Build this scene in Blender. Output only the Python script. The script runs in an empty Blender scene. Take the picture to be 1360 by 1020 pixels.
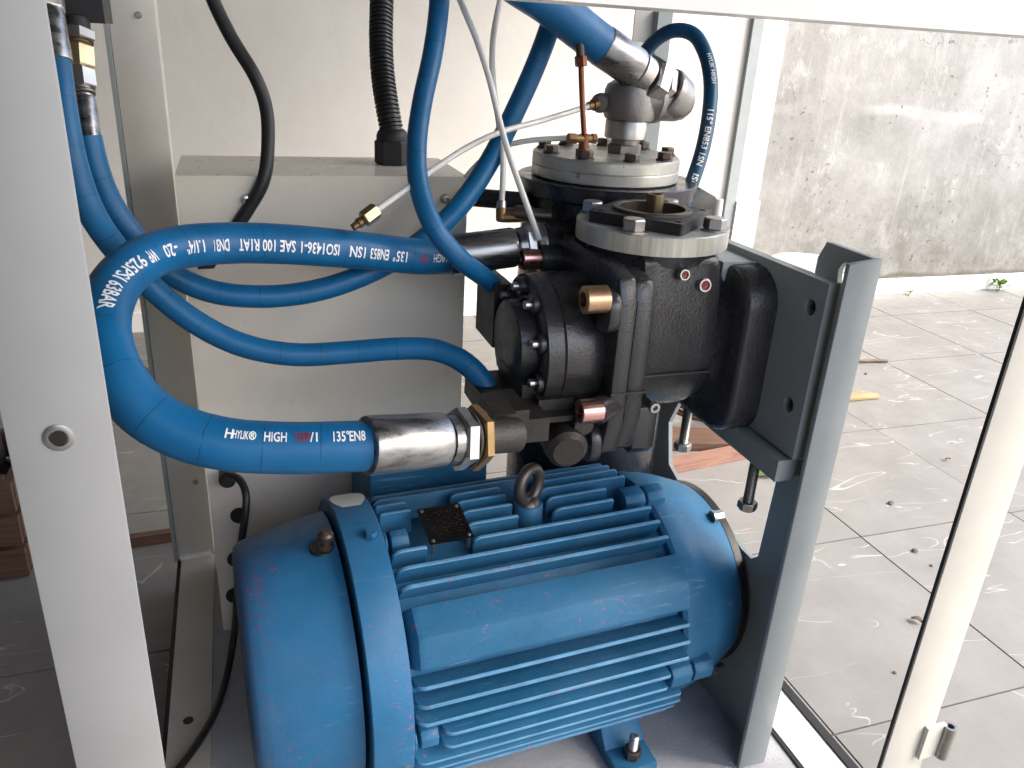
import bpy, bmesh, math, random
from mathutils import Vector, Matrix
random.seed(7)
sc = bpy.context.scene
COL = sc.collection
rad = math.radians

# ------------------------------------------------------------------ camera
CX, CY, FPX = 680.0, 510.0, 1073.0
CAMH = 1.0
M = Matrix(((0.94924669, -0.0751316, 0.3054275),
            (-0.31008789, -0.38620866, 0.86872802),
            (0.05268982, -0.91934657, -0.38990469)))     # image (right, down, forward) -> world
CAM = Vector((0, 0, CAMH))
cd = bpy.data.cameras.new('camera'); cam = bpy.data.objects.new('camera', cd); COL.objects.link(cam)
cd.sensor_width = 36; cd.lens = FPX / 1360 * 36; cd.clip_end = 300; cd.clip_start = 0.01
rm = Matrix((M.col[0], -M.col[1], -M.col[2])).transposed()
cam.matrix_world = Matrix.Translation(CAM) @ rm.to_4x4()
sc.camera = cam

# ------------------------------------------------------------------ sky, sun, exposure
SUN_EL, SUN_AZ = 48, 125          # azimuth clockwise from +Y : right and a little behind the photographer
w = bpy.data.worlds.new('World'); sc.world = w; w.use_nodes = True
nt = w.node_tree; nt.nodes.clear()
o_ = nt.nodes.new('ShaderNodeOutputWorld'); b_ = nt.nodes.new('ShaderNodeBackground'); s_ = nt.nodes.new('ShaderNodeTexSky')
s_.sky_type = 'NISHITA'; s_.sun_disc = False; s_.sun_elevation = rad(SUN_EL); s_.sun_rotation = rad(SUN_AZ)
s_.dust_density = 4.0; s_.air_density = 1.0; s_.ozone_density = 1; s_.altitude = 0
b_.inputs['Strength'].default_value = 0.15
nt.links.new(s_.outputs[0], b_.inputs[0]); nt.links.new(b_.outputs[0], o_.inputs[0])
sl = bpy.data.lights.new('sun', 'SUN'); sl.energy = 1.05; sl.angle = rad(30); sl.color = (1, .95, .86)
so = bpy.data.objects.new('sun', sl); COL.objects.link(so)
sd = Vector((math.sin(rad(SUN_AZ)) * math.cos(rad(SUN_EL)), math.cos(rad(SUN_AZ)) * math.cos(rad(SUN_EL)), math.sin(rad(SUN_EL))))
so.rotation_euler = sd.to_track_quat('Z', 'Y').to_euler(); so.location = sd * 6
sc.view_settings.view_transform = 'Standard'; sc.view_settings.look = 'None'
sc.view_settings.gamma = 1.0; sc.view_settings.exposure = 2.05
sc.view_settings.use_curve_mapping = False

# ------------------------------------------------------------------ pixel -> point
def ray(u, v): return M @ Vector((u - CX, v - CY, FPX))
def PX(u, v, x): d = ray(u, v); return d * (x / d.x) + CAM
def PY(u, v, y): d = ray(u, v); return d * (y / d.y) + CAM
def PZ(u, v, z): d = ray(u, v); return d * ((z - CAMH) / d.z) + CAM
def PD(u, v, dist): return ray(u, v) * (dist / FPX) + CAM
def pix(p):
    c = M.transposed() @ (Vector(p) - CAM); return (CX + FPX * c.x / c.z, CY + FPX * c.y / c.z)

# ------------------------------------------------------------------ materials
MATS = {}
class NT:
    def __init__(s, name):
        s.m = bpy.data.materials.new(name); s.m.use_nodes = True; s.t = s.m.node_tree
        s.bs = s.t.nodes['Principled BSDF']; MATS[name] = s.m
        s.co = s.n('ShaderNodeTexCoord').outputs['Object']
    def n(s, t, **k):
        x = s.t.nodes.new(t)
        for a, v in k.items(): setattr(x, a, v)
        return x
    def l(s, a, b): s.t.links.new(a, b)
    def noise(s, scale, detail=4, rough=.55, vec=None, stretch=None, dist=0):
        n = s.n('ShaderNodeTexNoise'); n.inputs['Scale'].default_value = scale; n.inputs['Detail'].default_value = detail
        n.inputs['Roughness'].default_value = rough; n.inputs['Distortion'].default_value = dist
        v = vec or s.co
        if stretch:
            mp = s.n('ShaderNodeMapping'); mp.inputs['Scale'].default_value = stretch; s.l(v, mp.inputs[0]); v = mp.outputs[0]
        s.l(v, n.inputs['Vector']); return n.outputs['Fac']
    def ramp(s, f, a, b, va=0, vb=1):
        m = s.n('ShaderNodeMapRange'); m.inputs[1].default_value = a; m.inputs[2].default_value = b
        m.inputs[3].default_value = va; m.inputs[4].default_value = vb; s.l(f, m.inputs[0]); return m.outputs[0]
    def mix(s, f, a, b, mode='MIX'):
        m = s.n('ShaderNodeMix', data_type='RGBA', blend_type=mode)
        for i, v in ((0, f), (6, a), (7, b)):
            if isinstance(v, (int, float)): m.inputs[i].default_value = v
            elif isinstance(v, tuple): m.inputs[i].default_value = (*v, 1)
            else: s.l(v, m.inputs[i])
        return m.outputs[2]
    def math(s, op, a, b=None):
        m = s.n('ShaderNodeMath', operation=op)
        for i, v in ((0, a), (1, b)):
            if v is None: continue
            if isinstance(v, (int, float)): m.inputs[i].default_value = v
            else: s.l(v, m.inputs[i])
        return m.outputs[0]
    def bump(s, h, strength, dist=.001, prev=None):
        b = s.n('ShaderNodeBump'); b.inputs['Strength'].default_value = strength; b.inputs['Distance'].default_value = dist
        s.l(h, b.inputs['Height'])
        if prev: s.l(prev, b.inputs['Normal'])
        return b.outputs[0]
    def done(s, col, rough=.5, metal=0, normal=None, spec=.5, coat=0):
        for nm, v in (('Base Color', col), ('Roughness', rough), ('Metallic', metal), ('Specular IOR Level', spec), ('Coat Weight', coat)):
            i = s.bs.inputs[nm]
            if isinstance(v, tuple): i.default_value = (*v, 1)
            elif isinstance(v, (int, float)): i.default_value = v
            else: s.l(v, i)
        if normal: s.l(normal, s.bs.inputs['Normal'])
        return s.m

def paint(name, col, rough=.4, var=.12, cast=0, dust=0, dustcol=(.35, .33, .3), chips=0, chipcol=(.3, .05, .06), metal=0, vscale=14, spec=.5, edge=None, streak=0, rim=None):
    t = NT(name)
    c = t.mix(t.ramp(t.noise(vscale, 5), .3, .7), tuple(x * (1 - var) for x in col), tuple(min(1, x * (1 + var)) for x in col))
    if dust: c = t.mix(t.ramp(t.noise(9, 8, .7), .45, .75, 0, dust), c, dustcol)
    if chips: c = t.mix(t.math('MULTIPLY', t.ramp(t.noise(170, 4, .7), .60, .66), t.ramp(t.noise(10, 3), .50, .62, 0, chips)), c, chipcol)
    if streak:
        c = t.mix(t.math('MULTIPLY', t.ramp(t.noise(120, 4, .65, stretch=(.10, 1, 1)), .60, .72, 0, streak), t.ramp(t.noise(7, 2), .45, .6)), c, (.2, .33, .44))
    if rim:
        sx = t.n('ShaderNodeSeparateXYZ'); t.l(t.co, sx.inputs[0])
        zone = t.math('MULTIPLY', t.ramp(t.math('ADD', sx.outputs[0], t.math('MULTIPLY', t.noise(6, 3), .05)), rim[0], rim[1], 1, 0), t.ramp(t.noise(8, 3), .42, .58))
        c = t.mix(t.math('MULTIPLY', zone, t.ramp(t.noise(150, 5, .75), .50, .58, 0, .8)), c, (.17, .07, .12))
        c = t.mix(t.math('MULTIPLY', zone, t.ramp(t.noise(90, 6, .8), .55, .66, 0, .6)), c, (.16, .2, .27))
    if edge:
        pt = t.n('ShaderNodeNewGeometry').outputs['Pointiness']
        c = t.mix(t.math('MULTIPLY', t.ramp(pt, .53, .62, 0, .9), t.ramp(t.noise(26, 4), .3, .6, .3, 1)), c, edge)
    r = t.ramp(t.noise(30, 5), .3, .7, max(.03, rough - .08), min(1, rough + .1))
    nm = None
    if cast: nm = t.bump(t.math('ADD', t.noise(330, 3, .6), t.math('MULTIPLY', t.noise(45, 3), .8)), cast, .0014)
    else: nm = t.bump(t.noise(160, 2), .06, .0005)
    return t.done(c, r, metal, nm, spec)

paint('cream_paint', (.54, .515, .45), .42, .05, dust=.12)
paint('cream_paint_shaded', (.335, .337, .332), .42, .04, dust=.08)  # darker copy of the frame cream: the left post's shade put into its colour
paint('white_paint', (.8, .79, .75), .4, .04)
paint('box_paint', (.74, .69, .60), .33, .04)
paint('bracket_paint', (.275, .305, .31), .42, .07, dust=.1)
paint('plate_grey', (.38, .385, .405), .45, .12, cast=.9, dust=.15)
paint('motor_blue', (.022, .125, .245), .42, .16, cast=.32, dust=.34, dustcol=(.085, .19, .285), chips=.75, chipcol=(.32, .1, .12), vscale=10, spec=.25, streak=.55)
paint('cover_blue', (.021, .128, .265), .44, .2, cast=.22, dust=.3, dustcol=(.08, .15, .25), chips=1, chipcol=(.3, .06, .12), vscale=8, spec=.25, streak=.3, rim=(.0, .05))
paint('motor_edge_lit', (.085, .24, .40), .45, .2, chips=1, chipcol=(.32, .08, .09), vscale=40)  # fin tips: caught light put into the colour as lighter blue, plus paint chips
paint('cast_black', (.027, .0265, .0285), .24, .25, cast=.36, dust=.18, dustcol=(.07, .062, .055), vscale=20)
paint('tank_black', (.012, .013, .018), .25, .2, cast=.12)
paint('dark_black', (.011, .011, .011), .42, .2, cast=.3, dust=.22, dustcol=(.05, .045, .038))
paint('rubber', (.012, .012, .013), .55, .2)
paint('cable_black', (.016, .016, .017), .42, .2)
paint('manifold_dark', (.017, .0135, .011), .5, .35, cast=.5, dust=.35, dustcol=(.04, .033, .027))
paint('valve_grey', (.27, .26, .255), .38, .18, cast=.35, metal=.75, dust=.2, dustcol=(.2, .18, .16))
paint('brass', (.56, .46, .27), .35, .25, metal=.9, dust=.25, dustcol=(.25, .19, .1))
paint('brass_dirty', (.23, .15, .065), .42, .4, metal=.7, dust=.5, dustcol=(.1, .07, .04))
paint('guide_metal', (.15, .11, .06), .35, .4, metal=.8, dust=.4, dustcol=(.05, .04, .03))
paint('copper', (.20, .08, .05), .4, .4, metal=.85, dust=.6, dustcol=(.05, .03, .025))
paint('zinc', (.50, .49, .47), .32, .15, metal=.95, dust=.3, dustcol=(.2, .18, .15))
paint('bolt_dark', (.11, .09, .075), .4, .35, metal=.8)
paint('bolt_gold', (.62, .40, .24), .28, .3, metal=.95, dust=.2, dustcol=(.5, .22, .2))
paint('bolt_red', (.62, .33, .31), .25, .3, metal=.95)
paint('steel_dirty', (.34, .32, .29), .35, .25, metal=.85, dust=.3, dustcol=(.1, .09, .08))
paint('eye_steel', (.12, .11, .10), .42, .3, metal=.7, cast=.2)
paint('nameplate_black', (.02, .019, .018), .22, .4, metal=.5)
paint('plug_red', (.22, .01, .015), .3, .2)
paint('white_plastic', (.8, .79, .76), .45, .05, dust=.15)
paint('leaf_green', (.09, .17, .03), .5, .3)
paint('leaf_dry', (.13, .10, .06), .7, .4)
paint('stone_grey', (.12, .115, .11), .8, .3)
paint('label_white', (.7, .7, .7), .5, .05)
paint('label_teal', (.02, .3, .28), .5, .05)
paint('shade_brown', (.05, .04, .035), .8, .2)
paint('shade_wall', (.07, .055, .045), .8, .2)

def m_lid():
    t = NT('lid_silver')
    g = t.noise(40, 6, .65); st = t.noise(60, 3, .5, stretch=(1, 1, .12))
    c = t.mix(t.ramp(g, .3, .75), (.36, .355, .33), (.52, .51, .48))
    c = t.mix(t.ramp(t.noise(70, 3, .7), .66, .74, 0, .8), c, (.12, .115, .1))
    return t.done(c, t.ramp(st, .3, .7, .3, .5), .6, t.bump(t.noise(220, 3), .2, .0006))
m_lid()
def m_disc():
    t = NT('disc_cut_steel')          # flame-cut rim: vertical drag lines
    st = t.noise(90, 3, .6, stretch=(2.2, 2.2, .12)); a = t.ramp(st, .4, .68)
    geo = t.n('ShaderNodeNewGeometry'); sp = t.n('ShaderNodeSeparateXYZ'); t.l(geo.outputs['Normal'], sp.inputs[0])
    side = t.ramp(t.math('ABSOLUTE', sp.outputs[2]), .3, .6, 1, 0)
    c0 = t.mix(t.ramp(t.noise(35, 5), .3, .7), (.36, .365, .34), (.52, .52, .49))
    c1 = t.mix(a, (.46, .44, .37), (.68, .63, .51))
    zone = t.ramp(t.noise(9, 2), .36, .55)
    c = t.mix(t.math('MULTIPLY', side, zone), c0, c1)
    return t.done(c, .4, .35, t.bump(st, .22, .0012))
m_disc()
def m_ferrule():
    t = NT('ferrule_steel')
    st = t.noise(80, 4, .65, stretch=(.06, 1, 1)); st2 = t.noise(22, 3, .5, stretch=(.1, 1, 1))
    c = t.mix(t.ramp(st, .35, .7), (.15, .155, .16), (.40, .40, .40))
    c = t.mix(t.ramp(st2, .6, .72, 0, .2), c, (.2, .2, .2))
    return t.done(c, t.ramp(st, .3, .7, .2, .42), .95, t.bump(st, .2, .0006))
m_ferrule()
def m_tube():
    t = NT('tube_nylon')
    t.bs.inputs['Transmission Weight'].default_value = .25
    t.bs.inputs['Subsurface Weight'].default_value = 0
    return t.done((.82, .82, .80), .3)
m_tube()
def m_hose(name, col, pitch, slant, line, linecol):
    t = NT(name)
    uv = t.n('ShaderNodeUVMap').outputs[0]; sp = t.n('ShaderNodeSeparateXYZ'); t.l(uv, sp.inputs[0])
    wob = t.math('MULTIPLY', t.noise(25, 3), .12)
    f = t.math('FRACT', t.math('ADD', t.math('ADD', t.math('DIVIDE', sp.outputs[0], pitch), t.math('MULTIPLY', sp.outputs[1], slant)), wob))
    ln = t.math('LESS_THAN', f, line)
    ln = t.math('MULTIPLY', ln, t.ramp(t.noise(55, 3), .36, .52))
    c = t.mix(t.ramp(t.noise(16, 4), .3, .7), tuple(x * .84 for x in col), tuple(x * 1.14 for x in col))
    c = t.mix(t.ramp(t.noise(12, 8, .72), .55, .8, 0, .22), c, (.06, .12, .17))
    c = t.mix(t.math('MULTIPLY', ln, .75), c, linecol)
    h = t.math('ADD', t.math('MULTIPLY', t.noise(900, 2), .35), t.math('MULTIPLY', f, .6))
    return t.done(c, t.ramp(t.noise(40, 4), .3, .7, .34, .5), 0, t.bump(h, .34, .0010), .35)
m_hose('hose_blue', (.005, .108, .26), .046, .02, .018, (.003, .03, .07))
m_hose('hose_blue_light', (.011, .135, .33), .052, .25, .016, (.35, .5, .62))
m_hose('hose_teal', (.008, .06, .13), .045, .0, .02, (.003, .02, .04))

def m_floor(name, joints):
    t = NT(name)
    oi = t.n('ShaderNodeObjectInfo'); rnd = oi.outputs['Random']
    co = t.n('ShaderNodeNewGeometry').outputs['Position']
    off = t.n('ShaderNodeVectorMath', operation='ADD'); cb = t.n('ShaderNodeCombineXYZ')
    t.l(t.math('MULTIPLY', rnd, 37.), cb.inputs[0]); t.l(t.math('MULTIPLY', rnd, 91.), cb.inputs[1]); t.l(co, off.inputs[0]); t.l(cb.outputs[0], off.inputs[1]); v = off.outputs[0]
    base = t.mix(t.ramp(t.noise(7, 6, .6, v), .3, .7), (.165, .162, .155), (.218, .215, .207))
    base = t.mix(t.math('MULTIPLY', rnd, .3), base, (.19, .184, .179))
    base = t.mix(t.ramp(t.noise(2.2, 5, .6, co), .5, .8, 0, .4), base, (.145, .138, .128))
    base = t.mix(t.ramp(t.noise(130, 4, .7, v), .56, .72, 0, .3), base, (.125, .12, .113))
    base = t.mix(t.ramp(t.noise(30, 5, .7, v), .68, .78, 0, .45), base, (.12, .11, .10))
    # white veins printed on the ceramic : broken contour lines of stretched noise
    lines = None
    for sc_, st, th, m0 in ((1.7, (.7, 2.6, 1), .0026, .50), (1.2, (1.5, 1.2, 1), .0019, .53), (2.3, (.55, 2.2, 1), .0027, .50)):
        n = t.noise(sc_, 3.6, .5, v, stretch=st, dist=.6)
        d = t.math('ABSOLUTE', t.math('SUBTRACT', n, .5))
        k = t.math('MULTIPLY', t.ramp(d, th * .35, th, 1, 0), t.ramp(t.noise(sc_ * 3.1, 2, .5, v), m0, m0 + .04))
        lines = k if lines is None else t.math('MAXIMUM', lines, k)
    c = t.mix(t.math('MULTIPLY', lines, .6), base, (.46, .455, .445))
    if joints:
        br = t.n('ShaderNodeTexBrick'); br.offset = 0; br.inputs['Scale'].default_value = 1; br.inputs['Mortar Size'].default_value = .004
        br.inputs['Brick Width'].default_value = .4475; br.inputs['Row Height'].default_value = .4705
        t.l(co, br.inputs[0]); c = t.mix(br.outputs['Fac'], c, (.09, .08, .07))
    h = t.math('ADD', t.math('MULTIPLY', t.noise(520, 2, .5, v), .4), t.math('MULTIPLY', t.noise(30, 4, .6, v), .5))
    return t.done(c, t.ramp(t.noise(20, 4, .6, v), .3, .7, .38, .6), 0, t.bump(h, .25, .002))
m_floor('floor_tile', False); m_floor('floor_far', True)
paint('grout', (.07, .062, .055), .9, .3)

def m_wall():
    t = NT('stained_concrete')
    co = t.n('ShaderNodeNewGeometry').outputs['Position']; sp = t.n('ShaderNodeSeparateXYZ'); t.l(co, sp.inputs[0]); z = sp.outputs[2]
    c = t.mix(t.ramp(t.noise(1.5, 10, .7, co), .38, .62), (.21, .206, .194), (.36, .356, .344))
    c = t.mix(t.ramp(t.noise(2.6, 6, .65, co, stretch=(1, 1, .35)), .52, .66, 0, .5), c, (.22, .214, .2))
    c = t.mix(t.ramp(t.noise(7, 6, .7, co, stretch=(3, 1, .22)), .55, .72, 0, .5), c, (.42, .416, .408))
    c = t.mix(t.ramp(t.noise(9, 9, .75, co), .5, .7, 0, .5), c, (.235, .226, .207))
    c = t.mix(t.ramp(t.noise(4.4, 9, .74, co, stretch=(1, 1, .7)), .56, .66, 0, .75), c, (.47, .466, .456))
    patch = t.ramp(t.math('ABSOLUTE', t.math('SUBTRACT', z, t.math('ADD', .70, t.math('MULTIPLY', t.noise(1.2, 4, .6, co), .18)))), .012, .03, .55, 0)
    c = t.mix(t.math('MULTIPLY', patch, t.ramp(t.noise(1.7, 4, .6, co), .45, .55)), c, (.43, .428, .42))
    foot = t.ramp(t.math('ADD', z, t.math('MULTIPLY', t.noise(3.2, 7, .72, co), -.6)), -.26, .22, 1, 0)
    c = t.mix(t.math('MULTIPLY', foot, t.ramp(t.noise(10, 9, .78, co), .36, .62, .15, .95)), c, (.10, .092, .066))
    vd = t.n('ShaderNodeTexVoronoi', feature='DISTANCE_TO_EDGE'); vd.inputs['Scale'].default_value = 1.1; wv = t.n('ShaderNodeVectorMath', operation='ADD'); nz = t.n('ShaderNodeTexNoise'); nz.inputs['Scale'].default_value = 3; nz.inputs['Detail'].default_value = 6; t.l(co, nz.inputs['Vector']); t.l(co, wv.inputs[0]); t.l(nz.outputs['Color'], wv.inputs[1]); t.l(wv.outputs[0], vd.inputs['Vector'])
    c = t.mix(t.math('MULTIPLY', t.ramp(vd.outputs['Distance'], .0, .006, .6, 0), t.ramp(t.noise(2.1, 3, .5, co), .5, .58)), c, (.08, .075, .065))
    line = t.ramp(t.math('ABSOLUTE', t.math('SUBTRACT', z, t.math('ADD', .045, t.math('MULTIPLY', t.noise(8, 4, .6, co), .06)))), .0, .022, .85, 0)
    c = t.mix(line, c, (.06, .055, .045))
    spots = t.math('MULTIPLY', t.ramp(t.noise(36, 4, .65, co), .63, .67), t.ramp(t.noise(2.3, 3, .5, co), .46, .56))
    c = t.mix(t.math('MULTIPLY', spots, .75), c, (.07, .066, .062))
    h = t.math('ADD', t.noise(14, 8, .7, co), t.math('MULTIPLY', t.noise(160, 3, .6, co), .3))
    return t.done(c, .85, 0, t.bump(h, .4, .01))
m_wall()
def m_plaster():
    t = NT('cream_plaster')
    co = t.n('ShaderNodeNewGeometry').outputs['Position']
    c = t.mix(t.ramp(t.noise(2.2, 7, .6, co), .3, .7), (.585, .565, .525), (.675, .655, .61))
    c = t.mix(t.ramp(t.noise(12, 8, .7, co, stretch=(1, 1, .4)), .54, .78, 0, .4), c, (.52, .48, .42))
    c = t.mix(t.ramp(t.noise(3.1, 9, .75, co, stretch=(.4, 1, 1.2)), .55, .72, 0, .45), c, (.55, .53, .49))
    return t.done(c, .75, 0, t.bump(t.noise(18, 8, .7, co), .2, .006))
m_plaster()
def m_wood(name, a, b):
    t = NT(name)
    g = t.noise(14, 5, .6, stretch=(.6, 6, 6), dist=1.2)
    c = t.mix(t.ramp(g, .3, .7), a, b)
    return t.done(c, .7, 0, t.bump(g, .3, .002))
m_wood('wood_red', (.17, .085, .06), (.27, .15, .11)); m_wood('wood_dark', (.06, .03, .018), (.13, .07, .045)); m_wood('wood_pale', (.27, .17, .085), (.38, .27, .16))
paint('text_white', (.75, .77, .78), .5, .1)
paint('text_red', (.22, .03, .05), .5, .2)
paint('rust_coil', (.13, .055, .03), .7, .4)

# ------------------------------------------------------------------ mesh helpers
def finish(bm, name, mat, parent=None, smooth=40):
    bmesh.ops.remove_doubles(bm, verts=bm.verts, dist=1e-6)
    bmesh.ops.recalc_face_normals(bm, faces=bm.faces)
    me = bpy.data.meshes.new(name); bm.to_mesh(me); bm.free()
    me.materials.append(MATS[mat])
    for p in me.polygons: p.use_smooth = True
    me.set_sharp_from_angle(angle=rad(smooth))
    o = bpy.data.objects.new(name, me); COL.objects.link(o)
    if parent is not None: adopt(o, parent)
    return o
def adopt(o, parent):
    o.parent = parent
    o.matrix_parent_inverse = Matrix.Identity(4) if parent.type == 'MESH' else Matrix.Translation(-parent.location)
def thing(name, label, cat, loc, group=None):
    o = bpy.data.objects.new(name, None); COL.objects.link(o); o.location = loc; o.empty_display_size = .05
    return tag(o, label, cat, group)
def tag(o, label, cat, group=None):
    o['label'] = label; o['category'] = cat
    if group: o['group'] = group
    return o
def struct(o): o['kind'] = 'structure'; return o
def bevel(bm, w, seg=2, ang=30):
    if w <= 0: return
    ed = [e for e in bm.edges if len(e.link_faces) == 2 and e.calc_face_angle(0) > rad(ang)]
    bmesh.ops.bevel(bm, geom=ed, offset=w, segments=seg, affect='EDGES', profile=.5, clamp_overlap=True)
def add_box(bm, lo, hi):
    x0, y0, z0 = lo; x1, y1, z1 = hi
    v = [bm.verts.new(p) for p in ((x0, y0, z0), (x1, y0, z0), (x1, y1, z0), (x0, y1, z0), (x0, y0, z1), (x1, y0, z1), (x1, y1, z1), (x0, y1, z1))]
    for f in ((3, 2, 1, 0), (4, 5, 6, 7), (0, 1, 5, 4), (1, 2, 6, 5), (2, 3, 7, 6), (3, 0, 4, 7)): bm.faces.new([v[i] for i in f])
def box(name, lo, hi, mat, parent=None, bv=.002, seg=2):
    bm = bmesh.new(); add_box(bm, lo, hi); bevel(bm, bv, seg); return finish(bm, name, mat, parent)
def boxes(name, lst, mat, parent=None, bv=.001):
    bm = bmesh.new()
    for lo, hi in lst: add_box(bm, lo, hi)
    bevel(bm, bv, 1); return finish(bm, name, mat, parent)
def frame_axes(d):
    d = Vector(d).normalized(); a = Vector((0, 0, 1)) if abs(d.z) < .9 else Vector((1, 0, 0))
    u = d.cross(a).normalized(); return d, u, d.cross(u)
def add_lathe(bm, p, d, prof, n=40, rot=0, closed=True):
    d, u, v = frame_axes(d); p = Vector(p); rings = []
    for s, r in prof:
        c = p + d * s
        if r < 1e-6: rings.append([bm.verts.new(c)]); continue
        rings.append([bm.verts.new(c + (u * math.cos(2 * math.pi * i / n + rot) + v * math.sin(2 * math.pi * i / n + rot)) * r) for i in range(n)])
    for a, b in zip(rings, rings[1:]):
        for i in range(n):
            j = (i + 1) % n
            if len(a) == 1 and len(b) == 1: continue
            if len(a) == 1: bm.faces.new((a[0], b[i], b[j]))
            elif len(b) == 1: bm.faces.new((a[i], a[j], b[0]))
            else: bm.faces.new((a[i], a[j], b[j], b[i]))
    if closed:
        for r, fl in ((rings[0], True), (rings[-1], False)):
            if len(r) > 1: bm.faces.new(list(reversed(r)) if fl else r)
def lathe(name, p, d, prof, mat, parent=None, n=40, rot=0, smooth=35, closed=True):
    bm = bmesh.new(); add_lathe(bm, p, d, prof, n, rot, closed); return finish(bm, name, mat, parent, smooth)
def cyl(name, a, b, r, mat, parent=None, n=32, ch=.0012, r2=None):
    a, b = Vector(a), Vector(b); L = (b - a).length; r2 = r if r2 is None else r2
    ch = min(ch, L * .3, r * .3)
    return lathe(name, a, b - a, [(0, r - ch), (ch, r), (L - ch, r2), (L, r2 - ch)], mat, parent, n)
def add_hex(bm, a, b, r, rot=0):
    a, b = Vector(a), Vector(b); L = (b - a).length; c = min(L * .14, r * .12)
    d, u, v = frame_axes(b - a); rings = []
    for s, k, m in ((0, .9, 12), (c, 1, 6), (L - c, 1, 6), (L, .9, 12)):
        ring = []
        for i in range(12):
            t = 2 * math.pi * i / 12 + rot; rr = r * (1 if i % 2 == 0 else .866)
            if m == 12: rr = r * .866
            ring.append(bm.verts.new(a + d * s + (u * math.cos(t) + v * math.sin(t)) * rr))
        rings.append(ring)
    for q, w_ in zip(rings, rings[1:]):
        for i in range(12): bm.faces.new((q[i], q[(i + 1) % 12], w_[(i + 1) % 12], w_[i]))
    bm.faces.new(list(reversed(rings[0]))); bm.faces.new(rings[-1])
def hexa(name, a, b, r, mat, parent=None, rot=0):
    bm = bmesh.new(); add_hex(bm, a, b, r, rot); return finish(bm, name, mat, parent, 25)
def hexbolt(name, p, d, r, h, mat, parent, rot=0, washer=True):
    bm = bmesh.new(); p = Vector(p); d = Vector(d).normalized()
    if washer: add_lathe(bm, p, d, [(-.002, r * 1.15), (.0018, r * 1.15)], 24)
    add_hex(bm, p + d * (.0016 if washer else -.001), p + d * h, r, rot)
    return finish(bm, name, mat, parent, 25)
def socket(name, p, d, r, h, mat, parent):
    # socket-head cap screw : knurled barrel with a hexagonal recess
    return lathe(name, p, d, [(0, r), (h - .001, r), (h, r - .001), (h, r * .58), (h * .55, r * .55), (h * .5, 0)], mat, parent, 24)
def prism(name, poly, axis, t0, t1, mat, parent=None, holes=(), bv=.0015):
    # poly in the two other axes (in order), extruded along axis from t0 to t1
    bm = bmesh.new()
    def P(a, b, t): return {'x': (t, a, b), 'y': (a, t, b), 'z': (a, b, t)}[axis]
    edges = []
    for lp in [poly] + list(holes):
        vs = [bm.verts.new(P(a, b, t0)) for a, b in lp]
        edges += [bm.edges.new((vs[i], vs[(i + 1) % len(vs)])) for i in range(len(vs))]
    if holes:
        bmesh.ops.triangle_fill(bm, use_beauty=True, edges=edges); fs = bm.faces[:]
    else:
        fs = [bm.faces.new(bm.verts[:])]
    r = bmesh.ops.extrude_face_region(bm, geom=fs)
    dv = Vector(P(0, 0, t1)) - Vector(P(0, 0, t0))
    bmesh.ops.translate(bm, verts=[g for g in r['geom'] if isinstance(g, bmesh.types.BMVert)], vec=dv)
    bmesh.ops.recalc_face_normals(bm, faces=bm.faces)
    if bv and not holes: bevel(bm, bv, 2, 50)
    return finish(bm, name, mat, parent, 35)
def rrect(a0, b0, a1, b1, r, n=5):
    pts = []
    for ca, cb, s in ((a1 - r, b0 + r, -90), (a1 - r, b1 - r, 0), (a0 + r, b1 - r, 90), (a0 + r, b0 + r, 180)):
        for i in range(n + 1):
            t = rad(s + 90 * i / n); pts.append((ca + r * math.cos(t), cb + r * math.sin(t)))
    return pts
def circ(a, b, r, n=24): return [(a + r * math.cos(2 * math.pi * i / n), b + r * math.sin(2 * math.pi * i / n)) for i in range(n)]
def spline(pts, step=.006):
    pts = [Vector(p) for p in pts]; out = []
    P = [pts[0] * 2 - pts[1]] + pts + [pts[-1] * 2 - pts[-2]]
    for i in range(1, len(P) - 2):
        p0, p1, p2, p3 = P[i - 1:i + 3]
        def tj(t, a, b): return t + max(1e-5, (b - a).length) ** .5
        t0 = 0; t1 = tj(t0, p0, p1); t2 = tj(t1, p1, p2); t3 = tj(t2, p2, p3)
        n = max(2, int((p2 - p1).length / step))
        for k in range(n):
            t = t1 + (t2 - t1) * k / n
            A1 = p0 * ((t1 - t) / (t1 - t0)) + p1 * ((t - t0) / (t1 - t0)); A2 = p1 * ((t2 - t) / (t2 - t1)) + p2 * ((t - t1) / (t2 - t1)); A3 = p2 * ((t3 - t) / (t3 - t2)) + p3 * ((t - t2) / (t3 - t2))
            B1 = A1 * ((t2 - t) / (t2 - t0)) + A2 * ((t - t0) / (t2 - t0)); B2 = A2 * ((t3 - t) / (t3 - t1)) + A3 * ((t - t1) / (t3 - t1))
            out.append(B1 * ((t2 - t) / (t2 - t1)) + B2 * ((t - t1) / (t2 - t1)))
    out.append(pts[-1])
    for _ in range(3):
        out = [out[0]] + [(out[i - 1] + out[i] * 2 + out[i + 1]) / 4 for i in range(1, len(out) - 1)] + [out[-1]]
    return out
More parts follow.
